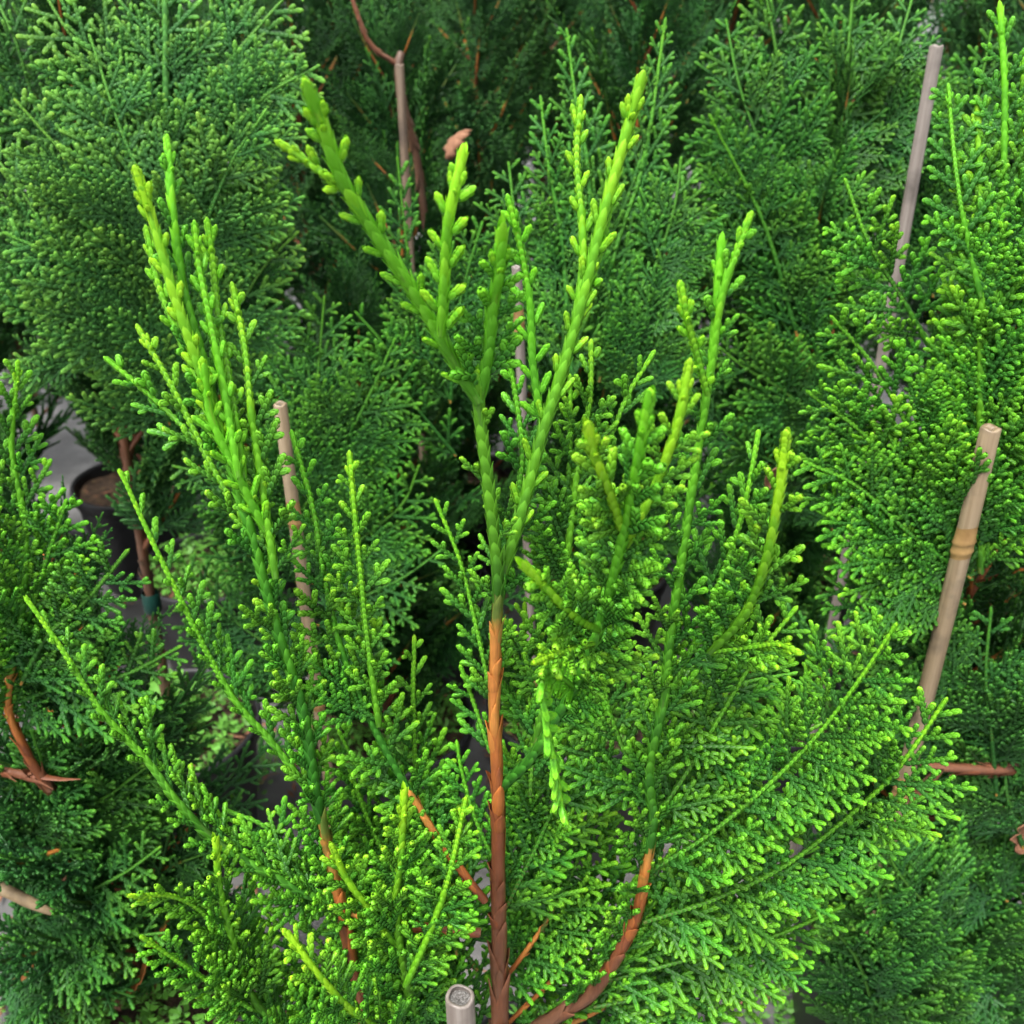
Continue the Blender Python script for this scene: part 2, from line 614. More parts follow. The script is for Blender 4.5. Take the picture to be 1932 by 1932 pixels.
class Axis:
    """a stem's centre line with radius and age, and a parallel-transported frame"""
    def __init__(self, pts, radii, ages, normal, step=0.002):
        self.p, v, self.s = spline(pts, [radii, ages], step)
        self.r, self.age = v[:, 0], v[:, 1]
        T = np.gradient(self.p, axis=0)
        T /= np.linalg.norm(T, axis=1)[:, None]
        self.T = T
        N = np.zeros_like(T)
        n = np.array(normal, dtype=float)
        for i in range(len(T)):
            n = n - T[i] * n.dot(T[i])
            n /= np.linalg.norm(n)
            N[i] = n
        self.N = N
        self.S = np.cross(T, N)
        self.L = self.s[-1]

    def at(self, s):
        f = lambda A: np.stack([np.interp(s, self.s, A[:, i]) for i in range(3)], -1)
        return f(self.p), f(self.T), f(self.S), f(self.N), np.interp(s, self.s, self.r), np.interp(s, self.s, self.age)


def stem_to_mb(mb, ax, pitch_k=3.5, mat=1, flare=0.50, rng=None, sides=8, sheath=True, bark=0.0, pmax=0.019):
    rng = rng or random.Random(1)
    # core
    n = max(3, int(ax.L / max(0.003, ax.r.max() * 1.2)))
    q = np.linspace(0, ax.L, n)
    p, T, S, N, r, age = ax.at(q)
    ph = np.linspace(0, 2 * math.pi, sides, endpoint=False)
    jit = 1 + bark * (np.random.RandomState(rng.randint(0, 99999)).rand(n, sides) - 0.4)
    ring = p[:, None] + (r[:, None] * (np.where(age[:, None] > 0.54, 0.90, 0.80) if sheath else 0.97) * jit)[..., None] * (np.cos(ph)[None, :, None] * S[:, None] + np.sin(ph)[None, :, None] * N[:, None])
    idx = np.arange(n * sides).reshape(n, sides)
    f = np.stack([idx[:-1], np.roll(idx, -1, 1)[:-1], np.roll(idx, -1, 1)[1:], idx[1:]], -1).reshape(-1, 4)
    a = np.stack([np.repeat(age[:, None], sides, 1), np.zeros((n, sides)), np.full((n, sides), 0.9)], -1)
    mb.add(ring.reshape(-1, 3), f, a.reshape(-1, 3), mat)
    if not sheath:
        return
    rows = np.array([0, 0.2, 0.45, 0.68, 0.86, 1.0])
    half = np.radians([74, 86, 84, 60, 30, 2])
    lift = np.array([0.84, 1.03, 1.09, 1.13, 1.17, 1.21])
    cols = np.array([-1, -0.82, -0.4, 0, 0.4, 0.82, 1])
    units, tunits = [], []
    s, k = 0.0, 0
    while s < ax.L - 0.002:
        r0 = float(np.interp(s, ax.s, ax.r))
        pitch = min(pmax, max(0.0035, r0 * pitch_k)) * rng.uniform(0.85, 1.15)
        ln = pitch * 1.55
        ag = float(np.interp(s, ax.s, ax.age))
        bk = ag > 0.54
        if not bk:
            # green wood: wrapped by pairs of long scale leaves
            pu = min(0.0100, max(0.0036, r0 * 3.1)) * rng.uniform(0.88, 1.12)
            p, T, S, N, r_, a_ = ax.at(np.array(s))
            thin = r0 < 0.00165
            if thin:
                pu = 0.0031 * rng.uniform(0.92, 1.08)
            (tunits if thin else units).append((*p, *T, *S, *N, r0 * rng.uniform(0.98, 1.08), r0 * rng.uniform(0.92, 1.0) * (0.8 if thin else 1), pu, min(0.85, ag * 0.95 + 0.03), rng.random(), 0.0))
            s += pu
            k += 1
            continue
        if bk:
            pitch *= rng.uniform(0.6, 1.7)
        for side in (0, 1):
            if bk and rng.random() < 0.12:
                continue
            ln = pitch * (1.55 if not bk else rng.uniform(1.1, 2.4))
            hw = 1.0 if not bk else rng.uniform(0.55, 1.15)
            th0 = (k % 2) * math.pi / 2 + side * math.pi + (rng.uniform(-.15, .15) if not bk else rng.uniform(-.9, .9))
            sv = np.clip(s + rows * ln, 0, ax.L)
            p, T, S, N, r, age = ax.at(sv)
            over = np.maximum(0, s + rows * ln - ax.L)
            p = p + T * over[:, None]
            fl = flare * rng.uniform(0.4, 1.5)
            th = th0 + cols[None] * half[:, None] * hw + (0 if not bk else rng.uniform(-.3, .3)) * rows[:, None]
            old = np.clip((age[0] - 0.5) / 0.1, 0, 1)
            rad = r[:, None] * (lift[:, None] - 0.13 * np.abs(cols)[None] ** 2) + (r[:, None] * fl * (1 - 0.30 * old)) * np.maximum(0, rows[:, None] - 0.66) / 0.34
            V = p[:, None] + rad[..., None] * (np.cos(th)[..., None] * S[:, None] + np.sin(th)[..., None] * N[:, None])
            ix = np.arange(42).reshape(6, 7)
            f = np.stack([ix[:-1, :-1], ix[:-1, 1:], ix[1:, 1:], ix[1:, :-1]], -1).reshape(-1, 4)
            rn = rng.random()
            mg = np.clip((np.abs(cols)[None] > 0.9) * (0.3 + 0.7 * rows[:, None]) + (rows[:, None] > 0.8) * 0.5, 0, 1)
            a = np.stack([np.repeat(age[:, None], 7, 1) + (0.035 * (rows[:, None] > 0.7)), mg, np.full((6, 7), rn)], -1)
            mb.add(V.reshape(-1, 3), f, a.reshape(-1, 3), mat)
        s += pitch
        k += 1
    units_to_mb(mb, units, 9 if sides >= 8 else 1, 0)
    units_to_mb(mb, tunits, 0 if sides >= 8 else 1, 0)


def frame_matrix(pos, T, N, scale=1.0, flip=1):
    T = Vector(T).normalized()
    N = Vector(N)
    N = (N - T * N.dot(T)).normalized()
    X = T.cross(N) * flip
    m = Matrix((X * scale, T * scale, N * scale * (1 if flip == 1 else 1))).transposed().to_4x4()
    m.translation = Vector(pos)
    return m


def twig_lib_pick(L, rng):
    ci = min(range(len(CLASSES)), key=lambda i: abs(math.log(CLASSES[i] / L)))
    return ci, rng.randrange(len(LIB[ci])), max(0.72, min(1.25, L / CLASSES[ci]))


def hero_branch(root, pts, radii, ages, seed, normal=None, name='branch', maxlat=0.06, k=0.42, gap=0.0085, bare=0.0, free=0.004,
                sides=(1.0, 1.0), mat='fresh', angle=(24, 42), sheath=True, ageadd=0.0, roll=0.0, thick=1.0, tipcut=0.0, flat=1.0, base=0.0055):
    """one woody or green axis with its twigs: short twigs belong to its mesh, long sprays are parts of it"""
    rng = random.Random(seed)
    P3 = [at(*p) if not isinstance(p, Vector) else p for p in pts]
    if normal is None:
        mid = P3[len(P3) // 2]
        nrm = (EYE - mid).normalized()
        Tm = (P3[-1] - P3[0]).normalized()
        nrm = rot(nrm, Tm, roll + rng.uniform(-0.3, 0.3))
    else:
        nrm = Vector(normal)
    n = len(P3)
    if len(radii) == 2:
        radii = [radii[0] + (radii[1] - radii[0]) * i / (n - 1) for i in range(n)]
    if len(ages) == 2:
        ages = [ages[0] + (ages[1] - ages[0]) * i / (n - 1) for i in range(n)]
    ax = Axis(P3, radii, ages, nrm)
    mb = MB()
    stem_to_mb(mb, ax, rng=rng, sheath=sheath)
    # the tip: one or two fat bud heads
    p, T, S, N, r, a = ax.at(np.array(ax.L))
    org = Vector(P3[0])
    if tipcut == 0:
        for q in range(4 if r > 0.0012 else 1):
            arr = BUDS[(3, 1, 2, 0)[q]][rng.randrange(3)]
            sc = max(0.75, r / 0.00155) * rng.uniform(0.9, 1.05) * (1, .72, .72, .65)[q]
            Tq = Vector(T) + Vector(S) * (0, 0.26, -0.30, 0.1)[q] + Vector(N) * (rng.uniform(-.1, .1), 0.1, 0.1, 0.4)[q]
            back = (0.006, 0.007, 0.009, 0.011)[q]
            off = Vector(S) * r * (0, .6, -.6, 0)[q] + Vector(N) * r * (0, 0, 0, .6)[q]
            mb.add_arrays(arr, frame_matrix(Vector(p) - Vector(T) * back + off, Tq, Vector(N), sc), -0.02 + ageadd)
    kids = []
    s = max(bare, 0.004)
    side = rng.choice((-1, 1))
    while s < ax.L - free:
        rem = ax.L - s
        L = min(maxlat * rng.uniform(0.72, 1.12), base + k * rem * rng.uniform(0.75, 1.2))
        L *= sides[0] if side > 0 else sides[1]
        p, T, S, N, r, a = (Vector(x) if np.ndim(x) else float(x) for x in ax.at(np.array(s)))
        if L > 0.004 and rng.random() > 0.04:
            ang = math.radians(rng.uniform(*angle))
            d = (T * math.cos(ang) + S * side * math.sin(ang) + N * rng.gauss(0.05, 0.16 * flat)).normalized()
            nn = (N + S * rng.gauss(0, 0.25 * flat) + T * rng.gauss(0, 0.2 * flat)).normalized()
            ci, vi, sc = twig_lib_pick(L, rng)
            mtx = frame_matrix(p + S * side * r * 0.7, d, nn, sc * thick)
            if maxlat <= .016:
                bi = min(range(4), key=lambda i_: abs(BUDL[i_] - L * .75))
                mb.add_arrays(BUDS[bi][rng.randrange(3)], frame_matrix(p + S * side * r * 0.7, d, nn, thick * rng.uniform(.85, 1.1)), ageadd + 0.02)
            elif ci < 3:
                mb.add_arrays(LIB[ci][vi][0], mtx, ageadd + (0.0 if rem < 0.03 else 0.06))
            else:
                kids.append((LIB[ci][vi][1], mtx))
        side = -side
        s += gap * rng.uniform(0.8, 1.2)
    v, f, a_, m_ = mb.arrays()
    v = v - np.array(org)
    me = arrays_to_mesh('branch_axis', v, f, a_, m_, [M[mat], M['stem']])
    o = link(name, me, root)
    o.location = org - root.location
    for me_, mtx in kids:
        c = link('spray', me_, o)
        set_leaf_mat(c, mat)
        mm = mtx.copy()
        mm.translation = mtx.translation - org
        c.matrix_local = mm
    return o, ax


def thing(name, label, cat, loc, group=None):
    o = bpy.data.objects.new(name, None)
    COL.objects.link(o)
    o.location = loc
    o.empty_display_size = 0.05
    return tag(o, label, cat, group)


SOIL_Z = 0.17
# ------------------------------------------------------------------ ground
gv, gf = [], []
NG = 60
for i in range(NG + 1):
    for j in range(NG + 1):
        x = (i / NG - 0.5)
        y = (j / NG - 0.5)
        x = math.copysign(abs(2 * x) ** 2.4, x) * 60
        y = math.copysign(abs(2 * y) ** 2.4, y) * 60
        gv.append((x, y + 1.0, 0.004 * math.sin(x * 9 + y * 4) + 0.003 * math.sin(y * 13 - x * 5)))
for i in range(NG):
    for j in range(NG):
        a = i * (NG + 1) + j
        gf.append((a, a + NG + 1, a + NG + 2, a + 1))
gm = bpy.data.meshes.new('ground')
gm.from_pydata(gv, [], gf)
gm.materials.append(M['ground'])
for p in gm.polygons:
    p.use_smooth = True
ground = link('ground', gm)
ground['kind'] = 'structure'
ground['label'] = 'grey woven weed control fabric under the pots'


# ------------------------------------------------------------------ pots
def lathe(profile, n=40):
    v, f = [], []
    for r, z in profile:
        for k in range(n):
            t = 2 * math.pi * k / n
            v.append((r * math.cos(t), r * math.sin(t), z))
    for i in range(len(profile) - 1):
        for k in range(n):
            a, b = i * n + k, i * n + (k + 1) % n
            f.append((a, b, b + n, a + n))
    return v, f


def pydata(name, v, f, mat, smooth=True):
    me = bpy.data.meshes.new(name)
    me.from_pydata(v, [], f)
    me.materials.append(mat)
    for p in me.polygons:
        p.use_smooth = smooth
    me.update()
    return me


pv, pf = lathe([(0.0, 0.002), (0.078, 0.002), (0.080, 0.006), (0.098, 0.165), (0.098, 0.170), (0.104, 0.172), (0.1055, 0.190), (0.1045, 0.1935), (0.1005, 0.1935), (0.0995, 0.188), (0.095, 0.15)])
pot_me = pydata('pot_wall', pv, pf, M['pot'])
rs = random.Random(5)
sv, sf = lathe([(0.0001, 0.0)] + [(0.0965 * i / 9, 0.0) for i in range(1, 10)], 36)
sv = [(x, y, SOIL_Z + rs.uniform(-0.004, 0.006)) for x, y, z in sv]
soil_me = pydata('soil', sv, sf, M['soil'])


def make_pot(x, y, label, group, rz=0.0):
    o = thing('plant_pot', label, 'pot', (x, y, 0), group)
    o.rotation_euler.z = rz
    link('pot_wall', pot_me, o)
    link('soil', soil_me, o)
    return o


# ------------------------------------------------------------------ bamboo canes
def make_cane(top, foot, rad, mat, nodes, label, seed, hollow=0.5):
    rng = random.Random(seed)
    top, foot = Vector(top), Vector(foot)
    d = top - foot
    L = d.length
    o = thing('bamboo_cane', label, 'cane', foot)
    o.rotation_euler = d.to_track_quat('Z', 'Y').to_euler()
    n = 20
    prof = []
    zs = sorted([0, L * 0.5] + [z for nz in nodes for z in (L - nz - 0.006, L - nz + 0.006)] + [L - 0.0008])
    for z in zs:
        prof.append((rad, z))
    prof += [(rad * 0.95, L), (rad * 0.72, L + 0.0002), (rad * (hollow + .06), L - 0.0006), (rad * hollow, L - 0.003)]
    v, f = lathe(prof, n)
    # slightly oval, slightly uneven rim
    v = [(x * 1.03 + 0.0012 * math.sin(z * 9 + seed), y * 0.97, z + (0.0006 * math.sin(3 * math.atan2(y, x) + seed) if z > L - 0.002 else 0)) for x, y, z in v]
    link('culm', pydata('culm', v, f, M[mat]), o)
    v, f = lathe([(0.00005, L - 0.0030), (rad * hollow * 0.5, L - 0.0026), (rad * hollow * 1.02, L - 0.0022)], 14)
    v = [(x * 1.03 + 0.0012 * math.sin(z * 9 + seed), y * 0.97, z + rng.uniform(-.0005, .0005)) for x, y, z in v]
    link('pith', pydata('pith', v, f, M['cane_pith']), o)
    for nz in nodes:
        z = L - nz
        v, f = lathe([(rad * 1.0, z - 0.0075), (rad * 1.06, z - 0.0045), (rad * 1.17, z - 0.0030), (rad * 1.10, z - 0.0018), (rad * 1.07, z + 0.001), (rad * 1.10, z + 0.0030), (rad * 1.20, z + 0.0042), (rad * 1.06, z + 0.0060), (rad * 1.0, z + 0.016)], n)
        v = [(x * 1.03 + 0.0012 * math.sin(z_ * 9 + seed), y * 0.97, z_ + 0.0015 * x / rad) for x, y, z_ in v]
        link('node_ring', pydata('node_ring', v, f, M['cane_node']), o)
    return o


# ------------------------------------------------------------------ boughs for the plants around
def bough_arrays(L, seed, lod, h=0.00138, pitch=0.0026, **kw):
    rng = random.Random(seed)
    P = dict(PNEAR)
    P.update(dict(gap=[0.0095, 0.0052, 0.0034, 0.0034], ratio=[0.50, 0.50, 0.44, 0.4], cap=[0.085, 0.042, 0.016, 0.008], h=h, pitch=pitch, maxord=3, start=2.5, wiggle=1.5,
                  cup=rng.uniform(0.5, 2.2), inner=0.20, rough=0.13))
    P.update(kw)
    units = []
    grow(units, Vector((0, 0, 0)), Y, Z, L, 0, rng, P)
    mb = MB()
    units_to_mb(mb, units, lod)
    # woody part of the axis
    nax = int(L / (P['pitch'] * 1.3))
    U = [u for u in units]
    # follow the first-order axis: rebuild it with the same curvature
    rng2 = random.Random(seed)
    pts = [Vector(u[0:3]) for u in units if u[12] > 0 and abs(u[15] - (0.02 + 0.0)) >= 0][:1]
    pts, T, N = [Vector((0, 0, 0))], Y.copy(), Z.copy()
    for k in range(10):
        T = (T + N * P['cup'] * L * 0.07).normalized()
        N = (N - T * N.dot(T)).normalized()
        pts.append(pts[-1] + T * L * 0.07)
    nn = len(pts)
    ax = Axis(pts, [0.0030 - 0.0022 * i / (nn - 1) for i in range(nn)], [0.86 - 0.5 * i / (nn - 1) for i in range(nn)], (0, 0, 1), step=0.004)
    stem_to_mb(mb, ax, rng=rng, sides=6, sheath=lod == 0)
    return mb.arrays()


BOUGH = {'hi': [], 'mid': [], 'far': []}
for k in range(3):
    BOUGH['hi'].append((0.15 + 0.012 * k, bough_arrays(0.15 + 0.012 * k, 300 + k, 0)))
for k in range(6):
    BOUGH['mid'].append((0.17 + 0.012 * k, bough_arrays(0.17 + 0.012 * k, 400 + k, 1, pitch=0.003, h=0.0015)))
for k in range(5):
    BOUGH['far'].append((0.19 + 0.012 * k, bough_arrays(0.19 + 0.012 * k, 500 + k, 2, pitch=0.0042, h=0.0021, gap=[0.011, 0.0062, 0.0046, 0.0046])))
BMESH = {(lod, k): arrays_to_mesh('bough_foliage', *arr, [M['fresh'], M['stem']]) for lod in BOUGH for k, (_, arr) in enumerate(BOUGH[lod])}


def make_conifer(label, group, x, y, height, nb, lod, mat, seed, blen=0.20, lean=(0, 0), low=0.05, az=None, el=(38, 66), top_scale=0.35):
    rng = random.Random(seed)
    root = thing('young_conifer', label, 'conifer', (x, y, SOIL_Z - 0.004), group)
    # stem
    pts = []
    for i in range(7):
        t = i / 6
        pts.append(Vector((lean[0] * t + rng.uniform(-1, 1) * 0.008 * t, lean[1] * t + rng.uniform(-1, 1) * 0.008 * t, height * t)))
    ax = Axis(pts, [0.0065 - 0.0048 * (i / 6) for i in range(7)], [0.98, 0.95, 0.9, 0.84, 0.76, 0.62, 0.25], (0, -1, 0), step=0.004)
    mb = MB()
    stem_to_mb(mb, ax, rng=rng, sides=8, sheath=lod != 'far', bark=0.25)
    link('stem', mb.mesh('stem', [M[mat], M['stem']]), root)
    ga = rng.uniform(0, 6.28)
    for i in range(nb):
        t = low + (0.97 - low) * (i + rng.uniform(0, 0.8)) / nb
        ga += math.radians(137.5) + rng.uniform(-.4, .4)
        a = ga
        if az is not None and rng.random() < az[2]:
            a = az[0] + rng.uniform(-az[1], az[1])
        e = math.radians(rng.uniform(*el)) + 0.25 * t
        d = Vector((math.cos(a) * math.cos(e), math.sin(a) * math.cos(e), math.sin(e)))
        L = blen * (1 - (1 - top_scale) * t ** 1.6) * rng.uniform(0.75, 1.15)
        k = rng.randrange(len(BOUGH[lod]))
        sc = max(0.4, min(1.35, L / BOUGH[lod][k][0]))
        p, T, S, N, r, ag = ax.at(np.array(t * ax.L))
        up = Vector((0, 0, 1))
        nn = up - d * up.dot(d)
        nn = rot(nn.normalized(), d, rng.uniform(-1.2, 1.2))
        m = frame_matrix(Vector(p), d, nn, sc)
        b = link('branch', BMESH[(lod, k)], root)
        set_leaf_mat(b, mat)
        b.matrix_local = m
    return root


# the row beside the main plant
plant_specs = [
    # label, group, x, y, height, branches, lod, mat, seed, kwargs
    ('conifer sapling beside the pale snapped stick, its low twigs brown and bare', None, -0.32, 0.60, 0.46, 58, 'hi', 'deep', 11, dict(blen=0.19, lean=(0.01, 0.0), low=0.0, el=(15, 60))),
    ('fresh green conifer sapling beside the tan cane with the swollen orange node', None, 0.37, 0.68, 0.60, 62, 'hi', 'mid', 12, dict(blen=0.20, lean=(-0.02, 0.0), low=0.0, el=(15, 62))),
    ('tall broad conifer sapling with dense sprays and a green tie low on its stem', None, -0.40, 0.94, 0.86, 54, 'mid', 'pale', 13, dict(blen=0.24, lean=(0.05, -0.04), low=0.30, az=(1.2, 1.2, 0.7))),
    ('blue green conifer sapling behind the cane with the dark hollow end', None, -0.15, 0.95, 0.52, 64, 'mid', 'deep', 14, dict(blen=0.22, low=0.0, el=(20, 66))),
    ('bright conifer sapling behind the short grey cane with cracked joint', None, 0.075, 0.98, 0.64, 64, 'mid', 'mid', 15, dict(blen=0.21, el=(40, 74), low=0.0)),
    ('conifer sapling with orange brown inner twigs beside the long grey cane', None, 0.30, 1.0, 0.72, 66, 'mid', 'mid', 16, dict(blen=0.22, el=(30, 72), low=0.0)),
    ('conifer sapling standing behind the long grey cane', None, 0.60, 1.05, 0.78, 60, 'mid', 'mid', 17, dict(blen=0.24, low=0.0, el=(25, 70))),
    ('sparse dark conifer sapling with bare knobbly brown stem beside a brown cane', None, -0.135, 1.24, 0.62, 22, 'mid', 'deep', 18, dict(blen=0.22, low=0.0, el=(25, 60))),
]
PLANTS = []
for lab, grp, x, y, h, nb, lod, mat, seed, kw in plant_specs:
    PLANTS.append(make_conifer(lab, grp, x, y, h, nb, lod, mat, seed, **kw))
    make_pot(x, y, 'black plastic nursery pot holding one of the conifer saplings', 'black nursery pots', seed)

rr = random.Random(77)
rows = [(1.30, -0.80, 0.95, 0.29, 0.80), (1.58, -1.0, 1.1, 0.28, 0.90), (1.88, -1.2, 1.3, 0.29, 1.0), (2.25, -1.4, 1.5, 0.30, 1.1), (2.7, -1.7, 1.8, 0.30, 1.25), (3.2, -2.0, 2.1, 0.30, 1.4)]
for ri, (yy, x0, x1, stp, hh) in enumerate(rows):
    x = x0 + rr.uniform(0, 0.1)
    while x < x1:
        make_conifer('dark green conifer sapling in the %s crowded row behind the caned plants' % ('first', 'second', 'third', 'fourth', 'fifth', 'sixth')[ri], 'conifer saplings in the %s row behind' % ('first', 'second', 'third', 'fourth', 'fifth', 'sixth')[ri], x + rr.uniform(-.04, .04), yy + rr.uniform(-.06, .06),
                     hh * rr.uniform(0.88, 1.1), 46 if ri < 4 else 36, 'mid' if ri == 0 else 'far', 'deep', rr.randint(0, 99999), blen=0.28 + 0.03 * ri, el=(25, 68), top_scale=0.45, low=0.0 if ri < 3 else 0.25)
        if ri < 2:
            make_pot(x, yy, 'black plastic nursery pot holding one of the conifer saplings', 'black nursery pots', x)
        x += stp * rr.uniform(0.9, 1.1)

# ------------------------------------------------------------------ the main plant
mx, my = 0.0, 0.445
hero = thing('young_conifer', 'large bright green conifer sapling with orange and brown peeling central stem', 'conifer', (mx, my, SOIL_Z - 0.004))
make_pot(mx + 0.03, my + 0.03, 'black plastic nursery pot holding the large bright green sapling', None)

base = Vector((mx + 0.0, my + 0.0, SOIL_Z - 0.01))
g = 0.22   # green stem age
# central stem
stem, sax = hero_branch(hero, [base, at(946, 2080, .655), at(943, 1900, .615), at(940, 1700, .575), at(939, 1500, .535), at(932, 1350, .51), at(936, 1200, .487), at(938, 1080, .470), at(924, 940, .452), at(908, 810, .438), at(903, 752, .43)],
                        [.0070, .0058, .0051, .0046, .0037, .0031, .0029, .0028, .0027, .0026, .0026], [.95, .9, .86, .79, .70, .61, .57, .40, .36, .30, .28], 1, name='stem', maxlat=0.018, gap=0.03, bare=0.50, k=0.3, tipcut=1)

H = []


def hb(pts, radii, ages, **kw):
    H.append(1)
    return hero_branch(hero, pts, radii, ages, 100 + len(H) * 7, **kw)


# left leader and its fork
hb([(903, 758, .43), (862, 690, .42), (792, 570, .40), (722, 462, .38), (655, 355, .36), (615, 255, .345), (590, 190, .335)], (.0029, .0022), (.26, .04), maxlat=.014, k=.16, gap=.0085, free=.002, angle=(25, 40), ageadd=-.05)
hb([(662, 365, .362), (620, 335, .358), (575, 302, .355), (530, 272, .35)], (.0017, .0013), (.12, .04), maxlat=.010, gap=.009, ageadd=-.05)
hb([(832, 632, .405), (838, 540, .39), (845, 430, .375), (868, 312, .365)], (.0022, .0018), (.16, .04), maxlat=.014, gap=.0075, k=.25, ageadd=-.07, thick=1.15)
# central leader
hb([(908, 745, .43), (920, 665, .415), (928, 590, .40), (940, 520, .385), (945, 465, .375)], (.0027, .0022), (.24, .03), maxlat=.022, gap=.0065, k=.25, ageadd=-.06, thick=1.15)
# right leader
hb([(950, 1080, .475), (985, 960, .468), (1020, 830, .46), (1066, 680, .45), (1105, 540, .44), (1140, 400, .43), (1178, 265, .42), (1203, 175, .412)], (.0028, .0021), (.34, .08), maxlat=.014, gap=.010, k=.14, angle=(18, 32), ageadd=-.02)
hb([(1082, 620, .446), (1098, 520, .44), (1098, 420, .435), (1088, 300, .43), (1095, 195, .425)], (.0018, .0015), (.22, .08), maxlat=.011, gap=.0085, ageadd=-.02)
hb([(1095, 590, .445), (1120, 520, .44), (1140, 450, .437), (1155, 375, .433)], (.0014, .0011), (.22, .1), maxlat=.008, gap=.009)
hb([(1022, 800, .46), (1006, 690, .45), (1000, 580, .44), (985, 480, .43), (962, 385, .42)], (.0018, .0015), (.22, .05), maxlat=.012, gap=.009, k=.2, ageadd=-.03)
# sprays between the leaders
hb([(945, 1130, .49), (970, 980, .485), (985, 860, .475), (975, 760, .47), (962, 690, .465)], (.0018, .0012), (.4, .1), maxlat=.030, gap=.007, k=.3)
hb([(1010, 1400, .53), (1045, 1230, .515), (1070, 1050, .50), (1090, 880, .49), (1112, 760, .48), (1116, 650, .475)], (.0022, .0012), (.45, .08), maxlat=.045, gap=.0075, k=.34)
hb([(1080, 960, .495), (1140, 850, .49), (1185, 745, .485), (1232, 668, .48)], (.0014, .0011), (.3, .08), maxlat=.02, gap=.007, k=.3)
hb([(1075, 1000, .50), (1076, 860, .49), (1076, 710, .48)], (.0013, .0011), (.3, .1), maxlat=.012, gap=.009, k=.2)
# left long bough with clustered shoot tips
hb([base + Vector((-.004, .0, .07)), at(745, 2050, .64), at(672, 1850, .59), at(648, 1730, .565), at(600, 1520, .53), at(572, 1350, .505), at(520, 1180, .48), at(480, 1030, .46), at(432, 870, .445), at(388, 700, .43), at(350, 560, .42), at(328, 420, .41), at(316, 275, .405)],
   [.005, .0046, .0042, .0036, .0029, .0027, .0025, .0024, .0022, .0021, .0019, .0018, .0016], [1, .95, .78, .72, .46, .38, .32, .28, .24, .2, .14, .08, .05], bare=.22, maxlat=.026, gap=.0105, k=.18, angle=(15, 32))
hb([(440, 880, .445), (385, 720, .425), (330, 560, .41), (295, 440, .40), (265, 345, .39)], (.0022, .0018), (.24, .03), maxlat=.010, gap=.010, k=.12, angle=(18, 30), ageadd=-.05)
hb([(420, 820, .44), (345, 650, .435), (300, 540, .43), (278, 440, .425)], (.0018, .0014), (.22, .06), maxlat=.009, gap=.010, angle=(18, 30))
hb([(450, 900, .44), (425, 750, .43), (395, 600, .42), (375, 500, .415), (368, 430, .41)], (.0018, .0014), (.2, .05), maxlat=.009, gap=.009, angle=(18, 30))
hb([(460, 900, .445), (440, 760, .435), (412, 600, .43), (402, 500, .425), (392, 425, .42)], (.0017, .0014), (.2, .05), maxlat=.009, gap=.009, angle=(18, 30))
hb([(520, 1090, .465), (492, 900, .45), (474, 780, .44), (462, 660, .435), (440, 545, .43)], (.0019, .0014), (.28, .06), maxlat=.024, gap=.0085, k=.2)
hb([(500, 1000, .458), (440, 880, .44), (400, 790, .43), (385, 700, .42)], (.0020, .0018), (.2, .02), maxlat=.012, gap=.007, ageadd=-.06)
hb([(480, 1020, .46), (400, 880, .455), (330, 740, .45), (262, 620, .445)], (.0017, .0013), (.3, .08), maxlat=.022, gap=.0085, k=.2)
hb([(400, 860, .46), (330, 790, .46), (270, 735, .455), (205, 680, .45)], (.0014, .0012), (.25, .08), maxlat=.024, gap=.008, k=.3)
# shoots rising beside it
hb([at(915, 1700, .575), at(835, 1595, .56), at(758, 1470, .545), at(695, 1350, .53), at(642, 1220, .515), at(610, 1080, .50), at(590, 960, .495), at(552, 820, .485)],
   [.0026, .0023, .0020, .0018, .0017, .0015, .0014, .0012], [.76, .62, .50, .40, .3, .22, .16, .08], maxlat=.040, gap=.0075, k=.26, bare=.01)
hb([(715, 1370, .53), (692, 1200, .51), (678, 1060, .495), (668, 960, .485), (660, 862, .478)], (.0017, .0014), (.3, .03), maxlat=.022, gap=.0085, k=.22, ageadd=-.04)
hb([(600, 1500, .528), (560, 1300, .51), (520, 1160, .495), (490, 1060, .485)], (.0015, .0012), (.3, .1), maxlat=.02, gap=.008, k=.25)
# long thin shoots reaching out on the far side
hb([(596, 1510, .53), (520, 1410, .52), (450, 1330, .51), (392, 1235, .50), (340, 1130, .49), (282, 1010, .48), (228, 890, .47)], (.0020, .0011), (.36, .06), maxlat=.030, gap=.0075, k=.20, sides=(1.0, .35), roll=.5)
hb([at(905, 1760, .585), at(760, 1745, .575), at(640, 1715, .565), at(440, 1610, .545), at(350, 1530, .53), at(280, 1440, .52), at(190, 1340, .505), at(120, 1230, .495), at(52, 1132, .485)], (.0032, .0011), [.8, .7, .5, .4, .36, .3, .22, .12, .05], maxlat=.042, gap=.0075, k=.26, sides=(1.0, .45), roll=.5, bare=.05)
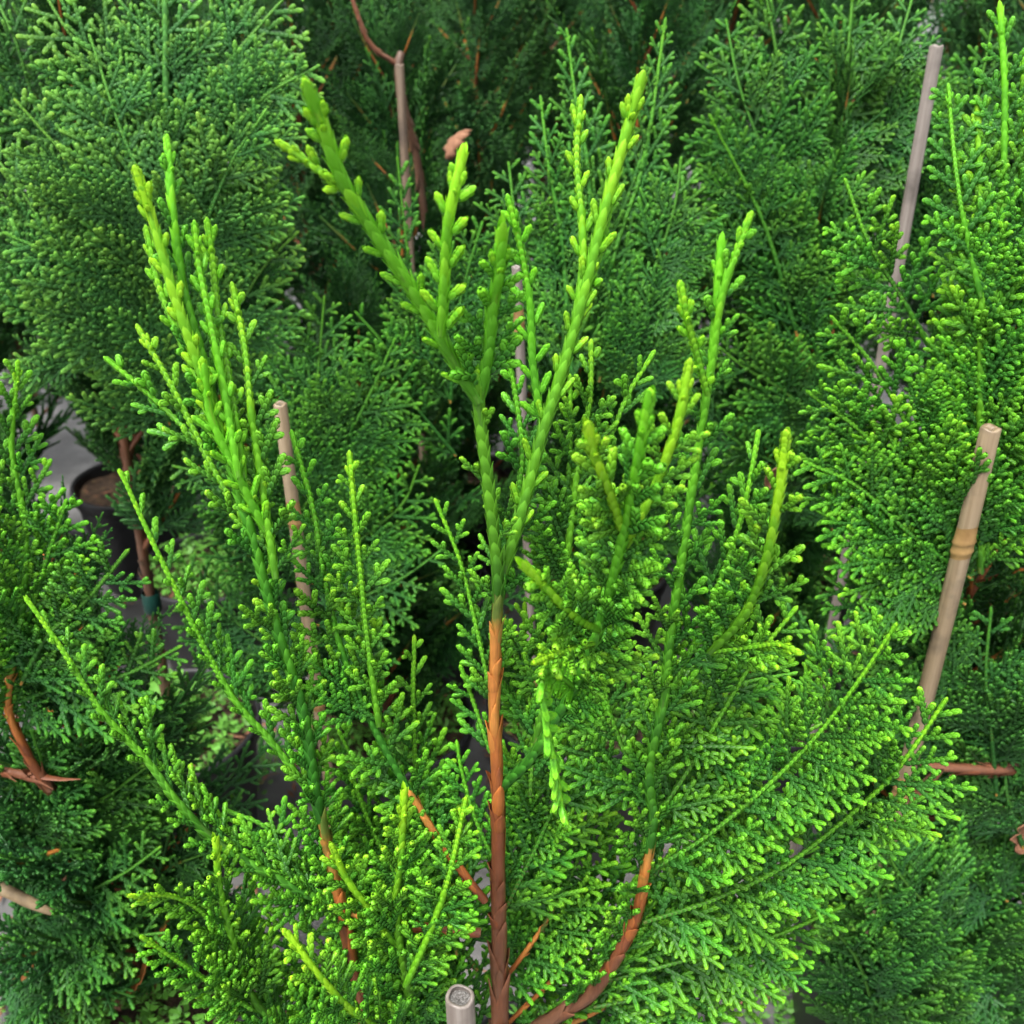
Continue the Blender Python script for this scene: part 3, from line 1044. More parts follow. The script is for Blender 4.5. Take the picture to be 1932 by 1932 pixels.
# low sprays on that side
hb([at(720, 2010, .63), at(560, 1960, .60), at(475, 1880, .58), at(440, 1780, .56), at(415, 1680, .54), at(408, 1595, .525)], (.003, .0018), [.6, .45, .36, .3, .18, .03], maxlat=.050, gap=.0075, k=.45, ageadd=-.05)
hb([(445, 1800, .565), (380, 1720, .54), (320, 1690, .52), (252, 1692, .50)], (.0016, .0014), (.25, .04), maxlat=.022, gap=.007, k=.4, ageadd=-.05)
hb([(475, 1905, .575), (390, 1850, .55), (330, 1810, .53), (270, 1770, .51)], (.0016, .0013), (.25, .04), maxlat=.026, gap=.007, k=.4, ageadd=-.05)
hb([at(860, 2060, .64), at(790, 1930, .60), at(762, 1830, .565), at(748, 1710, .54), at(756, 1600, .52), at(762, 1508, .505)], (.0028, .0019), [.6, .4, .3, .22, .12, .03], maxlat=.045, gap=.008, k=.35, ageadd=-.07, thick=1.1)
hb([(755, 1800, .56), (700, 1720, .535), (655, 1660, .52), (628, 1600, .505)], (.0020, .0016), (.2, .03), maxlat=.024, gap=.0075, k=.4, ageadd=-.07, thick=1.1)
hb([(765, 1860, .56), (810, 1760, .54), (845, 1660, .52), (878, 1512, .505)], (.0020, .0014), (.2, .04), maxlat=.030, gap=.0075, k=.35, ageadd=-.06)
hb([(770, 1970, .58), (680, 1920, .54), (610, 1850, .515), (545, 1765, .50)], (.0020, .0017), (.2, .02), maxlat=.030, gap=.0075, k=.4, ageadd=-.08, thick=1.15)
hb([(800, 1960, .60), (720, 1800, .59), (650, 1690, .58), (560, 1640, .575)], (.002, .0012), (.5, .2), maxlat=.055, gap=.008, k=.5)
hb([(840, 1880, .61), (770, 1700, .59), (700, 1560, .57), (660, 1450, .56)], (.002, .0012), (.5, .2), maxlat=.055, gap=.008, k=.45)
hb([(860, 1800, .60), (840, 1640, .585), (790, 1480, .57), (780, 1330, .555), (782, 1205, .545)], (.002, .0012), (.5, .12), maxlat=.035, gap=.008, k=.3)
# small sprays along the stem
hb([(930, 1330, .515), (900, 1190, .505), (868, 1060, .495), (822, 945, .485)], (.0014, .0010), (.3, .06), maxlat=.022, gap=.0075, k=.3)
hb([(925, 1420, .525), (895, 1330, .52), (870, 1260, .51)], (.0013, .001), (.3, .1), maxlat=.022, gap=.007, k=.4)
hb([(930, 1620, .56), (895, 1540, .55), (870, 1450, .54), (862, 1400, .535)], (.0013, .001), (.3, .1), maxlat=.024, gap=.007, k=.4)
# right bough with red brown foot
hb([base + Vector((.004, 0, .03)), at(975, 1990, .655), at(1055, 1915, .62), at(1120, 1870, .60), at(1190, 1755, .57), at(1212, 1670, .55), at(1230, 1560, .53), at(1226, 1450, .51), at(1250, 1330, .495), at(1265, 1200, .475), at(1287, 1050, .455), at(1312, 880, .435), at(1340, 700, .415), at(1362, 560, .40), at(1412, 415, .39)],
   [.0056, .0052, .0047, .0042, .0036, .0031, .0026, .0025, .0024, .0022, .0021, .0019, .0018, .0017, .0015], [1, .92, .88, .82, .73, .64, .44, .36, .33, .3, .26, .22, .16, .1, .05], maxlat=.030, gap=.0105, k=.16, bare=.24, angle=(20, 36))
hb([(1345, 650, .41), (1352, 590, .405), (1356, 530, .40), (1360, 475, .396)], (.0019, .0017), (.12, .05), maxlat=.006, gap=.01)
hb([(1335, 745, .41), (1312, 660, .395), (1295, 600, .385), (1288, 555, .38)], (.0016, .0016), (.12, .02), maxlat=.008, gap=.009, ageadd=-.06)
# near shoots in front of it
hb([at(940, 1490, .535), at(1000, 1432, .51), at(1065, 1330, .475), at(1110, 1240, .445), at(1150, 1120, .415), at(1178, 1000, .385), at(1200, 890, .36), at(1222, 770, .34)], [.0026, .0027, .0026, .0025, .0023, .0021, .0020, .0020], [.5, .44, .36, .3, .24, .16, .08, .02], maxlat=.030, gap=.0075, k=.24, bare=.07, ageadd=-.03, thick=1.1)
hb([(1178, 1010, .39), (1150, 930, .365), (1122, 860, .35), (1112, 815, .342)], (.0018, .0018), (.12, .01), maxlat=.020, k=.32, gap=.0065, ageadd=-.04, thick=1.1)
hb([(1180, 1030, .395), (1230, 930, .385), (1275, 810, .37), (1298, 700, .36)], (.0019, .0016), (.16, .02), maxlat=.022, k=.28, gap=.0068, ageadd=-.04)
hb([(1130, 1190, .43), (1085, 1165, .40), (1040, 1120, .38), (1000, 1078, .365)], (.0017, .0017), (.16, .01), maxlat=.022, k=.34, gap=.0062, ageadd=-.04, thick=1.1)
hb([(1120, 1215, .43), (1080, 1225, .405), (1045, 1235, .39), (1012, 1248, .375)], (.0014, .0014), (.16, .02), maxlat=.018, k=.32, gap=.0062, ageadd=-.04)
hb([(1085, 1300, .47), (1050, 1275, .42), (1022, 1288, .385), (1030, 1360, .40), (1050, 1460, .42), (1062, 1540, .43)], (.0016, .0012), (.2, .03), maxlat=.013, gap=.0042, k=.5, ageadd=-.05, thick=1.1)
hb([(1340, 1230, .475), (1400, 1165, .45), (1440, 1075, .425), (1465, 960, .405), (1482, 840, .39)], (.0022, .0019), (.3, .02), maxlat=.030, gap=.0085, k=.28, ageadd=-.06, thick=1.08)
hb([(1270, 1290, .49), (1330, 1170, .475), (1385, 1020, .46), (1410, 930, .45), (1430, 820, .445)], (.0016, .0012), (.3, .08), maxlat=.030, gap=.008, k=.3)
hb([(1340, 1230, .475), (1420, 1220, .455), (1470, 1215, .44), (1505, 1230, .43)], (.0015, .0014), (.2, .05), maxlat=.020, gap=.0065, k=.4, ageadd=-.04)
# broad fans to the right
fan = dict(flat=.4, base=.009, sides=(.85, 1.0), maxlat=.052, gap=.0070, k=.60, angle=(38, 54))
hb([(1232, 1640, .545), (1330, 1580, .53), (1440, 1490, .51), (1540, 1390, .49), (1620, 1285, .47), (1690, 1180, .45)], (.0015, .0011), (.42, .06), **fan)
hb([(1215, 1740, .565), (1340, 1700, .55), (1470, 1640, .53), (1590, 1550, .51), (1690, 1455, .49), (1785, 1320, .47)], (.0015, .0011), (.45, .06), **fan)
hb([(1150, 1850, .60), (1300, 1810, .59), (1450, 1770, .575), (1590, 1710, .56)], (.0015, .0011), (.45, .1), **fan)
hb([(1120, 1900, .61), (1280, 1870, .61), (1400, 1840, .60), (1512, 1828, .59)], (.0015, .0011), (.45, .1), **fan)
hb([(1228, 1560, .53), (1300, 1450, .525), (1360, 1350, .515), (1420, 1250, .505), (1500, 1150, .495)], (.0015, .0011), (.4, .1), **fan)
hb([(1240, 1420, .52), (1310, 1330, .53), (1400, 1290, .54), (1500, 1270, .545)], (.0015, .0011), (.4, .15), **fan)
hb([(1225, 1500, .53), (1170, 1400, .53), (1140, 1290, .52), (1150, 1180, .51)], (.0015, .0011), (.4, .15), **fan)
# fans behind, between the stem and the right bough
hb([(1210, 1690, .60), (1270, 1600, .60), (1330, 1500, .595), (1400, 1400, .59)], (.0016, .0011), (.5, .25), **fan)
hb([(1200, 1800, .62), (1300, 1740, .62), (1420, 1660, .61), (1540, 1600, .60)], (.0016, .0011), (.5, .25), **fan)
hb([(1180, 1860, .63), (1300, 1800, .63), (1430, 1740, .62), (1560, 1680, .61)], (.0016, .0011), (.5, .25), **fan)
hb([(1240, 1560, .57), (1340, 1500, .58), (1450, 1420, .575), (1560, 1360, .57)], (.0016, .0011), (.5, .25), **fan)
hb([(1100, 1960, .66), (1220, 1920, .65), (1330, 1900, .64), (1440, 1900, .63)], (.0016, .0011), (.5, .25), **fan)
hb([(950, 1720, .585), (1010, 1600, .575), (1060, 1480, .565), (1090, 1360, .555)], (.0016, .0011), (.5, .15), **fan)
hb([(950, 1850, .62), (1030, 1740, .61), (1090, 1620, .60), (1120, 1500, .59)], (.0016, .0011), (.7, .2), **fan)
hb([(960, 1930, .64), (1060, 1830, .63), (1150, 1720, .62), (1190, 1600, .61)], (.0016, .0011), (.7, .2), **fan)
hb([(1000, 1960, .66), (1140, 1900, .65), (1270, 1780, .64), (1330, 1660, .63)], (.0016, .0011), (.7, .2), **fan)
hb([(900, 1960, .65), (830, 1850, .64), (760, 1760, .63), (690, 1700, .62)], (.0016, .0011), (.6, .2), **fan)
hb([(880, 2010, .66), (770, 1950, .64), (640, 1890, .62), (560, 1840, .61)], (.0016, .0011), (.6, .2), **fan)
hb([(960, 1640, .585), (1020, 1520, .58), (1100, 1420, .575), (1160, 1330, .57)], (.0016, .0011), (.5, .2), **fan)
hb([(1180, 1800, .61), (1130, 1690, .605), (1110, 1590, .60), (1150, 1480, .59)], (.0016, .0011), (.5, .2), **fan)
hb([(980, 1900, .66), (1010, 1760, .65), (1000, 1640, .64), (1020, 1540, .63)], (.0016, .0011), (.5, .2), **fan)
hb([(900, 1830, .62), (820, 1720, .61), (720, 1640, .60), (640, 1560, .59)], (.0016, .0011), (.5, .2), **fan)
hb([(850, 1700, .60), (770, 1580, .59), (690, 1480, .575), (640, 1380, .565)], (.0016, .0011), (.5, .2), **fan)
hb([(640, 1720, .58), (560, 1620, .57), (500, 1560, .565), (430, 1530, .56)], (.0016, .0011), (.5, .2), **fan)
hb([(700, 1950, .63), (620, 1830, .62), (540, 1760, .61), (480, 1700, .60)], (.0016, .0011), (.5, .2), **fan)
hb([(600, 1990, .62), (540, 1900, .61), (480, 1850, .60), (400, 1830, .59)], (.0016, .0011), (.5, .2), **fan)
hb([(1000, 1500, .54), (1005, 1380, .53), (990, 1250, .52), (990, 1140, .51)], (.0014, .0011), (.4, .1), maxlat=.03, gap=.0075, k=.4)

# ------------------------------------------------------------------ the neighbours' readable boughs
def nb_(plant, pts, radii=(.0018, .0012), ages=(.52, .22), **kw):
    H.append(1)
    d = dict(mat='mid', base=.009, flat=.40, thick=1.12, maxlat=.075, gap=.0095, k=.5, angle=(36, 52))
    d.update(kw)
    return hero_branch(PLANTS[plant], pts, radii, ages, 100 + len(H) * 7, **d)


up = dict(maxlat=.05, gap=.009, k=.25, angle=(22, 40))
# beside the snapped stick
nb_(0, [(95, 1490, .73), (45, 1410, .71), (14, 1320, .69), (40, 1160, .64), (46, 1000, .615), (22, 850, .60), (34, 690, .585)], (.0034, .0015), (.86, .06), bare=.05, **{**up, 'mat': 'fresh'})
nb_(0, [(-60, 1452, .74), (10, 1456, .73), (70, 1468, .725)], (.004, .0035), (.8, .8), maxlat=.02, bare=.2, tipcut=1)
nb_(0, [(160, 1600, .80), (120, 1520, .76), (75, 1470, .73)], (.0045, .004), (.92, .84), maxlat=.02, bare=.2, tipcut=1)
nb_(0, [(40, 1290, .67), (90, 1200, .645), (165, 1130, .62), (240, 1040, .60)], maxlat=.045)
nb_(0, [(44, 1200, .65), (80, 1080, .63), (125, 945, .61)], maxlat=.04, mat='fresh')
nb_(0, [(20, 1330, .70), (130, 1290, .68), (230, 1275, .67), (340, 1220, .66)], maxlat=.05)
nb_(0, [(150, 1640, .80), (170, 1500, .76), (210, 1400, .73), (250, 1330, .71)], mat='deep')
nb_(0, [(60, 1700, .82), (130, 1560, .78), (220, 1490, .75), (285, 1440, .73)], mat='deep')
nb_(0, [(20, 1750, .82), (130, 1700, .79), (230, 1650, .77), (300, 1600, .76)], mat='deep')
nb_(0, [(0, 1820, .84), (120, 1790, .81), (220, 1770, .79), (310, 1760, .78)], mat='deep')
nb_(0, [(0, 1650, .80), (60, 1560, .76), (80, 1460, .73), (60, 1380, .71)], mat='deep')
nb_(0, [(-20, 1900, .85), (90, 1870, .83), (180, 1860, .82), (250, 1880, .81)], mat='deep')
# beside the tan cane
fr = dict(mat='fresh', ageadd=.05)
nb_(1, [(1850, 1080, .69), (1850, 760, .645), (1852, 500, .615), (1848, 330, .60), (1845, 205, .595)], (.0026, .0017), (.45, .06), **up, **fr)
nb_(1, [(1895, 1000, .68), (1888, 700, .635), (1890, 450, .605), (1896, 200, .585), (1888, 30, .575)], (.0026, .0017), (.45, .06), **up, **fr)
nb_(1, [(1850, 560, .62), (1815, 400, .605), (1798, 270, .60), (1790, 165, .595)], (.0018, .0013), (.3, .08), maxlat=.03, k=.2, gap=.009, **fr)
nb_(1, [(1930, 420, .60), (1925, 250, .59), (1932, 100, .58)], (.0018, .0013), (.3, .08), maxlat=.03, k=.2, gap=.009, **fr)
nb_(1, [(1790, 930, .67), (1700, 780, .655), (1640, 680, .645), (1570, 600, .635)], maxlat=.05, **fr)
nb_(1, [(1850, 1060, .69), (1740, 960, .67), (1640, 830, .655), (1525, 740, .64)], **fr)
nb_(1, [(1830, 1090, .69), (1720, 1010, .675), (1620, 920, .66), (1520, 872, .65)], **fr)
nb_(1, [(1820, 1140, .70), (1720, 1080, .685), (1630, 1010, .67), (1545, 965, .66)], **fr)
nb_(1, [(1780, 700, .67), (1700, 560, .655), (1640, 460, .64), (1595, 340, .63)], maxlat=.04, **fr)
nb_(1, [(1870, 900, .67), (1880, 760, .65), (1900, 620, .63), (1925, 500, .62)], **fr)
nb_(1, [(1820, 1300, .74), (1720, 1220, .72), (1640, 1150, .70), (1560, 1090, .69)])
nb_(1, [(1830, 1450, .78), (1740, 1360, .76), (1660, 1270, .74), (1600, 1200, .73)], mat='deep')
nb_(1, [(1880, 1500, .78), (1870, 1380, .75), (1860, 1270, .73), (1870, 1150, .71)], mat='deep')
nb_(1, [(1900, 1700, .84), (1800, 1640, .82), (1720, 1600, .80), (1640, 1560, .79)], mat='deep')
nb_(1, [(1930, 1600, .80), (1900, 1500, .78), (1900, 1400, .76), (1920, 1300, .74)], mat='deep')
nb_(1, [(1700, 1960, .92), (1660, 1850, .89), (1610, 1760, .87), (1580, 1680, .85)], mat='deep')
nb_(1, [(1800, 1960, .92), (1760, 1840, .89), (1720, 1740, .86), (1700, 1660, .84)], mat='deep')
nb_(1, [(1900, 1960, .92), (1860, 1830, .88), (1830, 1720, .85), (1800, 1620, .83)], mat='deep')
nb_(1, [(1960, 1800, .88), (1930, 1700, .85), (1880, 1620, .83), (1840, 1540, .81)], mat='deep')
nb_(1, [(1730, 1960, .80), (1700, 1850, .77), (1670, 1750, .745), (1650, 1650, .72)], mat='deep')
nb_(1, [(1650, 1980, .80), (1640, 1880, .77), (1610, 1800, .75), (1560, 1740, .73)], mat='deep')
nb_(1, [(1800, 1760, .79), (1740, 1700, .76), (1690, 1640, .73), (1660, 1560, .70)], mat='mid')
nb_(1, [(1990, 1440, .78), (1890, 1452, .77), (1775, 1448, .76)], (.0045, .0038), (.80, .84), maxlat=.02, bare=.3, tipcut=1)
nb_(1, [(1900, 1850, .88), (1800, 1850, .87), (1700, 1830, .86), (1620, 1800, .85)], mat='deep')
nb_(1, [(1775, 1448, .76), (1745, 1480, .77), (1700, 1540, .79)], (.0038, .0045), (.9, .95), maxlat=.02, bare=.3, tipcut=1)
# broad dense sapling
bb = dict(maxlat=.085, gap=.0095)
B0 = len(H)
bl = dict(maxlat=.088, gap=.0095, mat='pale', thick=1.15, flat=.35)
nb_(2, [(330, 720, .88), (220, 580, .82), (110, 490, .78), (10, 440, .76)], **bl)
nb_(2, [(330, 660, .87), (240, 480, .81), (150, 330, .77), (30, 190, .74)], **bl)
nb_(2, [(340, 610, .86), (300, 420, .80), (230, 250, .77), (170, 70, .75)], **bl)
nb_(2, [(350, 570, .87), (390, 420, .81), (440, 300, .79), (500, 210, .78)], **bl)
nb_(2, [(350, 500, .86), (400, 310, .81), (490, 190, .79), (600, 125, .78)], **bl)
nb_(2, [(330, 620, .86), (316, 400, .82), (313, 150, .79), (311, -60, .77)], (.0035, .002), (.6, .3), **bl)
nb_(2, [(330, 310, .83), (400, 160, .81), (480, 60, .80), (560, -30, .79)], **bl)
nb_(2, [(330, 310, .83), (230, 160, .79), (130, 60, .77), (70, -40, .76)], **bl)
nb_(2, [(200, 620, .88), (110, 480, .85), (40, 360, .83), (-40, 260, .82)], **bl)
nb_(2, [(200, 700, .89), (110, 640, .87), (40, 560, .85), (-40, 520, .84)], **bl)
nb_(2, [(320, 800, .90), (260, 700, .86), (200, 640, .84), (120, 600, .82)], **bl)
nb_(2, [(340, 780, .90), (330, 640, .86), (280, 540, .84), (240, 450, .82)], **bl)
nb_(2, [(350, 700, .90), (440, 590, .86), (500, 500, .84), (560, 440, .83)], **bl)
nb_(2, [(100, 300, .86), (60, 180, .84), (30, 80, .82), (-20, -30, .81)], **bl)
# blue green one
nb_(3, [(560, 1060, .98), (620, 900, .93), (690, 760, .90), (745, 640, .88)], **bb)
nb_(3, [(560, 1060, .98), (585, 860, .92), (600, 700, .90), (612, 560, .88)], **bb)
nb_(3, [(590, 1100, .98), (690, 1010, .94), (760, 950, .92), (790, 880, .90)], **bb)
nb_(3, [(560, 1100, .98), (480, 960, .93), (400, 900, .91), (330, 880, .90)], mat='deep', **{k_: v_ for k_, v_ in bb.items()})
nb_(3, [(600, 1180, 1.0), (680, 1130, .96), (760, 1090, .94), (830, 1040, .93)], mat='deep', **bb)
nb_(3, [(580, 1250, 1.0), (480, 1200, .98), (400, 1130, .96), (340, 1050, .94)], mat='deep', **bb)
# bright upright one
nb_(4, [(1130, 720, .93), (1155, 500, .90), (1215, 300, .88), (1255, 40, .86)], (.0026, .0014), (.5, .08), **up)
nb_(4, [(1080, 720, .92), (1060, 460, .89), (1035, 310, .87), (1020, 185, .86)], (.0022, .0013), (.45, .08), **up)
nb_(4, [(1115, 500, .90), (1110, 330, .88), (1085, 180, .87), (1070, 60, .86)], (.0022, .0013), (.45, .08), **up)
nb_(4, [(1180, 650, .92), (1230, 520, .90), (1270, 400, .88), (1285, 300, .87)], **bb)
nb_(4, [(1180, 760, .94), (1230, 640, .91), (1260, 540, .90), (1280, 450, .89)], **bb)
nb_(4, [(1060, 640, .93), (1010, 520, .91), (975, 420, .89), (960, 310, .88)], **bb)
nb_(4, [(850, 760, .96), (800, 620, .93), (770, 480, .91), (750, 300, .88)], **up)
nb_(4, [(850, 760, .96), (860, 620, .93), (880, 520, .91), (910, 420, .89)], **bb)
nb_(4, [(860, 860, .98), (780, 760, .95), (730, 660, .92), (672, 590, .90)], maxlat=.03)
# the one with orange inner twigs
nb_(5, [(1560, 820, 1.02), (1500, 620, .97), (1440, 420, .93), (1340, 220, .89)], (.0026, .0014), (.74, .08), maxlat=.06, bare=.03)
nb_(5, [(1540, 720, 1.02), (1500, 450, .96), (1480, 200, .93), (1440, -40, .90)], (.0026, .0014), (.72, .25), maxlat=.06, bare=.03)
nb_(5, [(1570, 680, 1.0), (1565, 420, .95), (1590, 200, .93), (1610, -20, .91)], (.0026, .0014), (.70, .2), maxlat=.06, bare=.03)
nb_(5, [(1540, 640, 1.0), (1460, 500, .96), (1400, 420, .94), (1350, 340, .92)], **bb)
nb_(5, [(1540, 500, .98), (1460, 330, .95), (1400, 180, .93), (1370, 40, .92)], **bb)
nb_(5, [(1560, 420, .97), (1640, 280, .95), (1680, 140, .93), (1720, 0, .92)], **bb)
nb_(5, [(1570, 820, 1.0), (1480, 740, .97), (1400, 690, .95), (1340, 640, .94)], **bb)
nb_(5, [(1560, 950, 1.02), (1470, 880, .99), (1400, 840, .97), (1350, 800, .96)], mat='deep', **bb)
nb_(5, [(1570, 1000, 1.02), (1530, 900, .99), (1460, 980, .98), (1400, 1050, .97)], mat='deep', **bb)
nb_(7, [(640, -80, 1.06), (672, 20, 1.08), (700, 85, 1.10), (745, 120, 1.12)], (.002, .003), (.78, .9), maxlat=.02, bare=.3, tipcut=1)
nb_(7, [(757, 100, 1.12), (752, 130, 1.12), (765, 220, 1.15), (785, 290, 1.18), (800, 400, 1.22)], (.0048, .005), (.97, .95), maxlat=.02, bare=.4, tipcut=1)
nb_(6, [(1760, 560, 1.02), (1730, 380, .98), (1700, 240, .96), (1680, 100, .94)], **bb)
nb_(6, [(1760, 520, 1.02), (1800, 330, .98), (1840, 200, .96), (1870, 60, .94)], **bb)

# ------------------------------------------------------------------ canes
def foot_below(top, dx=0.0, dy=0.0, z=0.03):
    return Vector((top.x + dx, top.y + dy, z))


c1 = at(871, 1880, .505)
make_cane(c1, foot_below(c1, .004, .02), .0071, 'cane_grey', [.16, .34], 'thick grey cane with pale pithy cut end beside the peeling brown stem', 1, hollow=.72)
c2 = at(1866, 806, .63)
make_cane(c2, foot_below(c2, .006, .01), .0060, 'cane_tan', [.085, .30, .47], 'tan bamboo cane with one swollen orange node and a small hollow end', 2, hollow=.32)
c3 = at(1770, 86, .79)
make_cane(c3, foot_below(c3, 0, .01), .0051, 'cane_grey', [.33, .6], 'long smooth grey cane rising above the saplings, its upper length bare', 3, hollow=.4)
c4 = at(528, 762, .74)
make_cane(c4, foot_below(c4, .01, .0), .0051, 'cane_tan', [.095, .27, .42], 'brown cane with dark hollow end and a grey lower joint', 4, hollow=.55)
c5 = at(975, 503, .80)
make_cane(c5, foot_below(c5, .03, .0), .0042, 'cane_grey', [.05, .2, .4], 'short grey cane with dark cracked joint just below its top', 5, hollow=.4)
c6 = at(752, 122, 1.08)
make_cane(c6, foot_below(c6, .012, .02), .0046, 'cane_brown', [.3, .6], 'brown cane standing with a knobbly stem among the dark back rows', 6, hollow=.4)

# ------------------------------------------------------------------ the tie, litter, weeds
def on_plane(px, py, z):
    v = -(py - 966) / 1935
    d = (CAM_H - z) / (math.sin(PITCH) - v * math.cos(PITCH))
    return at(px, py, d)


tv, tf = lathe([(.0085, -.012), (.0095, -.010), (.0098, 0), (.0095, .010), (.0085, .012)], 20)
tie = link('plant_tie', pydata('plant_tie', tv, tf, M['tie']), None)
tie.location = PLANTS[2].location + Vector((.012, -.010, .20))
tag(tie, 'dark green plastic tie round the stem of the broad sapling', 'plant tie')


def leaf_mesh(L, W, seed, curl=0.5, lobes=0, mat='dead', n=12, cup=0.25):
    rng = random.Random(seed)
    v, f = [], []
    for i in range(n + 1):
        t = i / n
        w = W * (math.sin(math.pi * min(1, t * 0.97 + 0.02)) ** 0.8) * (1 + (0.45 * math.sin(t * math.pi * 2 * lobes) if lobes else 0)) * rng.uniform(0.9, 1.1)
        a = curl * t * 2.2
        r = L / max(0.05, curl * 2.2)
        y, z = r * math.sin(a), r * (1 - math.cos(a))
        for c in (-1, -0.5, 0, 0.5, 1):
            v.append((c * w * 0.5, y + abs(c) * 0.03 * L, z + cup * W * c * c + rng.uniform(-1, 1) * 0.01 * L))
    for i in range(n):
        for c in range(4):
            a = i * 5 + c
            f.append((a, a + 1, a + 6, a + 5))
    me = pydata('leaf_blade', v, f, M[mat])
    return me


def solid(o, th=0.0006):
    md = o.modifiers.new('thickness', 'SOLIDIFY')
    md.thickness = th
    return o


def dead_leaf(pos, L, W, rotv, label, seed, mat='dead', lobes=0, curl=0.5):
    o = link('dead_leaf', leaf_mesh(L, W, seed, curl, lobes, mat))
    solid(o)
    o.location = pos
    o.rotation_euler = rotv
    return tag(o, label, 'dead leaf')


dead_leaf(at(842, 300, 1.02), .055, .024, (2.2, .3, 2.6), 'long curled brown dead leaf hanging in the dark gap among the back rows', 1, curl=.45, lobes=4)
dead_leaf(at(1918, 1610, .80), .030, .020, (1.1, .2, .3), 'small lobed pinkish brown dead leaf caught in the sapling beside the tan cane', 2, lobes=3, curl=.3)
dead_leaf(at(240, 1880, .82), .036, .011, (.5, -.2, -1.1), 'narrow orange dead leaf lying on the low sprays near the snapped stick', 3, 'dead_orange', curl=.4, lobes=5)
dead_leaf(at(20, 1858, .80), .030, .009, (.4, .1, -1.3), 'orange curled bark flake lying under the sapling beside the snapped stick', 4, 'dead_orange', curl=.3)
dead_leaf(at(112, 1655, .76), .020, .006, (.4, .3, -2.2), 'slender brown flake lying on the dark sprays above the snapped stick', 5, curl=.2)
dead_leaf(at(1445, 925, .93), .024, .014, (1.2, .2, .6), 'pale brown dead leaf lodged behind the bright upright shoot', 6, curl=.5)
dead_leaf(at(1618, 1190, .78), .020, .007, (1.0, .5, .9), 'orange yellow shred caught between dark sprays behind the tan cane', 7, 'dead_orange', curl=.7)

# the snapped stick
P3 = [at(-40, 1655, .735), at(10, 1680, .73), at(60, 1704, .73), at(98, 1722, .735)]
ax = Axis(P3, [.0046, .0045, .0042, .0022], [1, 1, 1, 1], UP, step=.003)
mb = MB()
stem_to_mb(mb, ax, sheath=False, sides=12, bark=.12, mat=0)
v, f, a_, m_ = mb.arrays()
st = link('snapped_stick', arrays_to_mesh('snapped_stick', v - np.array(P3[0]), f, a_, m_, [M['stick']]))
st.location = P3[0]
tag(st, 'pale snapped stick end with bare wood poking over the dark sprays', 'stick')


# broad leaved weed
def weed_plant(pos, n, L, W, label, seed, group=None):
    rng = random.Random(seed)
    o = thing('weed_plant', label, 'weed', pos, group)
    me = leaf_mesh(L, W, seed, .35, 0, 'weed', 8, cup=.12)
    for k in range(n):
        c = link('leaf', me, o)
        a = k * 2.4 + rng.uniform(-.3, .3)
        e = rng.uniform(.1, .8)
        c.rotation_euler = (e, 0, a)
        sc = rng.uniform(.7, 1.1)
        c.scale = (sc, sc, sc)
        c.location = (rng.uniform(-.004, .004), rng.uniform(-.004, .004), .004 + .004 * k)
    return o


weed_plant(on_plane(312, 1400, SOIL_Z + .01), 9, .055, .026, 'broad leaved green weed growing in the pot of the broad sapling', 3)
weed_plant(on_plane(470, 1300, SOIL_Z + .01), 7, .035, .018, 'small leaved weed growing under the long thin shoots', 4)
weed_plant(on_plane(1190, 1912, SOIL_Z + .01), 6, .05, .022, 'weed with long leaves beside the pot of the bright sapling', 5)

rng = random.Random(9)
wv, wf = [], []


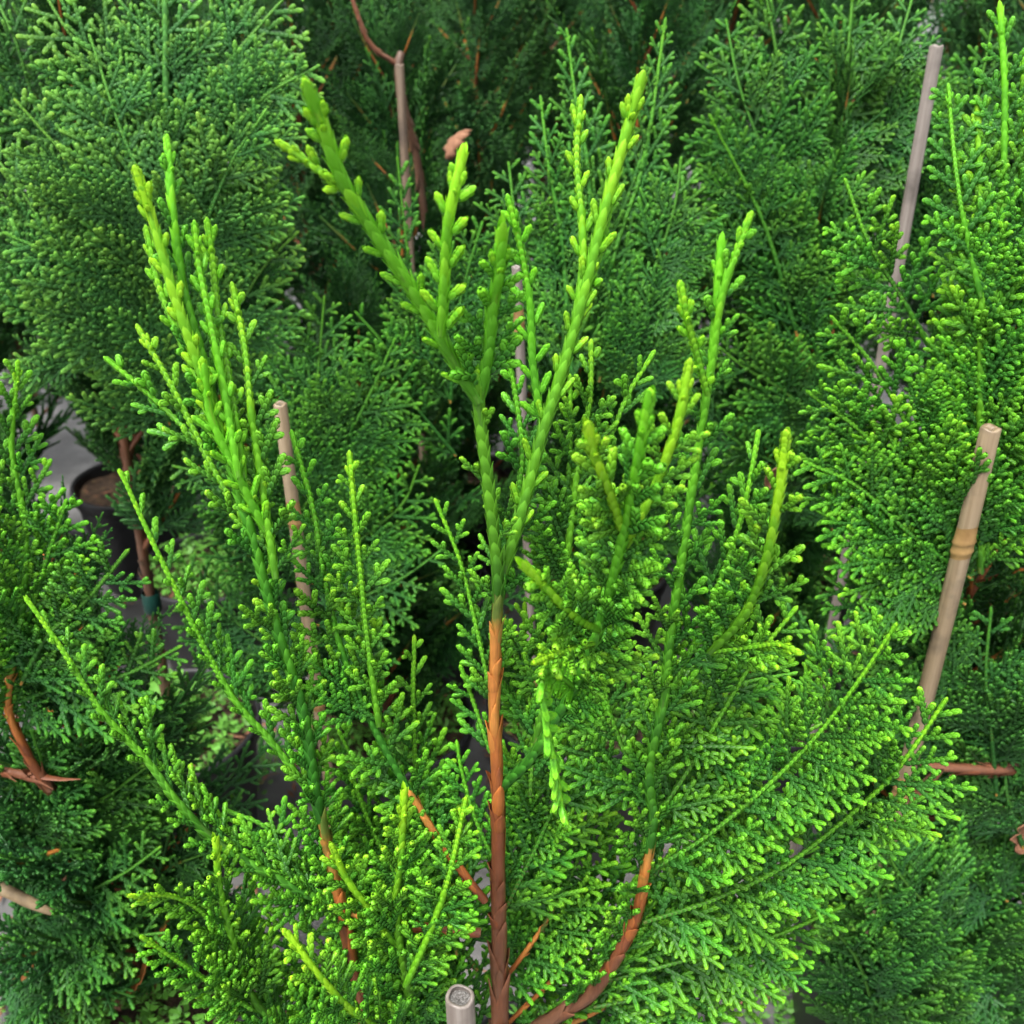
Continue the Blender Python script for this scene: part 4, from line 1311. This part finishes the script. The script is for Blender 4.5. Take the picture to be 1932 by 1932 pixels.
def weed_patch(cx, cy, z, R, n, size):
    for _ in range(n):
        a, r = rng.uniform(0, 6.283), R * math.sqrt(rng.random())
        h = rng.random() ** 1.5 * 0.035
        c = Vector((cx + r * math.cos(a), cy + r * math.sin(a), z + h))
        t, e = rng.uniform(0, 6.283), rng.uniform(-.5, .7)
        u = Vector((math.cos(t) * math.cos(e), math.sin(t) * math.cos(e), math.sin(e)))
        w = u.cross(Vector((rng.uniform(-.3, .3), rng.uniform(-.3, .3), 1))).normalized()
        nn = w.cross(u)
        s = size * rng.uniform(.6, 1.4)
        b = len(wv)
        wv.append(c)
        for k in range(7):
            q = 2 * math.pi * k / 7
            wv.append(c + u * s * (1 + math.cos(q)) * .62 + w * s * math.sin(q) * .5 + nn * s * .12 * math.cos(2 * q))
        for k in range(1, 7):
            wf.append((b, b + k, b + k + 1))


for o in [q for q in bpy.data.objects if q.name.startswith('plant_pot')]:
    if o.location.y < 1.4:
        weed_patch(o.location.x, o.location.y, SOIL_Z + .003, .090, 700, .0075)
for px, py, n in ((1340, 430, 250), (1450, 1880, 300), (1600, 1900, 300), (1750, 1880, 250), (420, 1450, 260), (350, 1500, 200), (800, 1120, 200), (700, 1300, 200), (60, 1900, 150), (1850, 1900, 200), (560, 1230, 150), (1520, 1800, 200)):
    q = on_plane(px, py, .01)
    weed_patch(q.x, q.y, .006, .085, n, .0065)
weeds = link('weeds', pydata('weeds', wv, wf, M['weed'], False))
weeds['kind'] = 'stuff'
weeds['label'] = 'low small leaved weeds covering the pot soil and gaps between pots'
weeds['category'] = 'weeds'

# dry litter between the pots
lv, lf = [], []
for _ in range(1800):
    x, y = rng.uniform(-.8, .9), rng.uniform(.35, 1.6)
    L, W = rng.uniform(.004, .016), rng.uniform(.001, .004)
    t = rng.uniform(0, 6.283)
    u = Vector((math.cos(t), math.sin(t), rng.uniform(-.1, .3))) * L
    w = Vector((-math.sin(t), math.cos(t), rng.uniform(-.3, .3))) * W
    c = Vector((x, y, .010))
    inpot = [p_ for p_ in bpy.data.objects if p_.name.startswith('plant_pot') and (p_.location.x - x) ** 2 + (p_.location.y - y) ** 2 < .092 ** 2]
    if inpot:
        c.z = SOIL_Z + .008
    b = len(lv)
    lv += [c - u, c + w, c + u, c - w, c + Vector((0, 0, .0015))]
    lf += [(b, b + 1, b + 4), (b + 1, b + 2, b + 4), (b + 2, b + 3, b + 4), (b + 3, b, b + 4)]
lit = link('litter', pydata('litter', lv, lf, M['dead'], False))
lit['kind'] = 'stuff'
lit['label'] = 'dry brown scale leaf litter scattered over soil and fabric'
lit['category'] = 'litter'
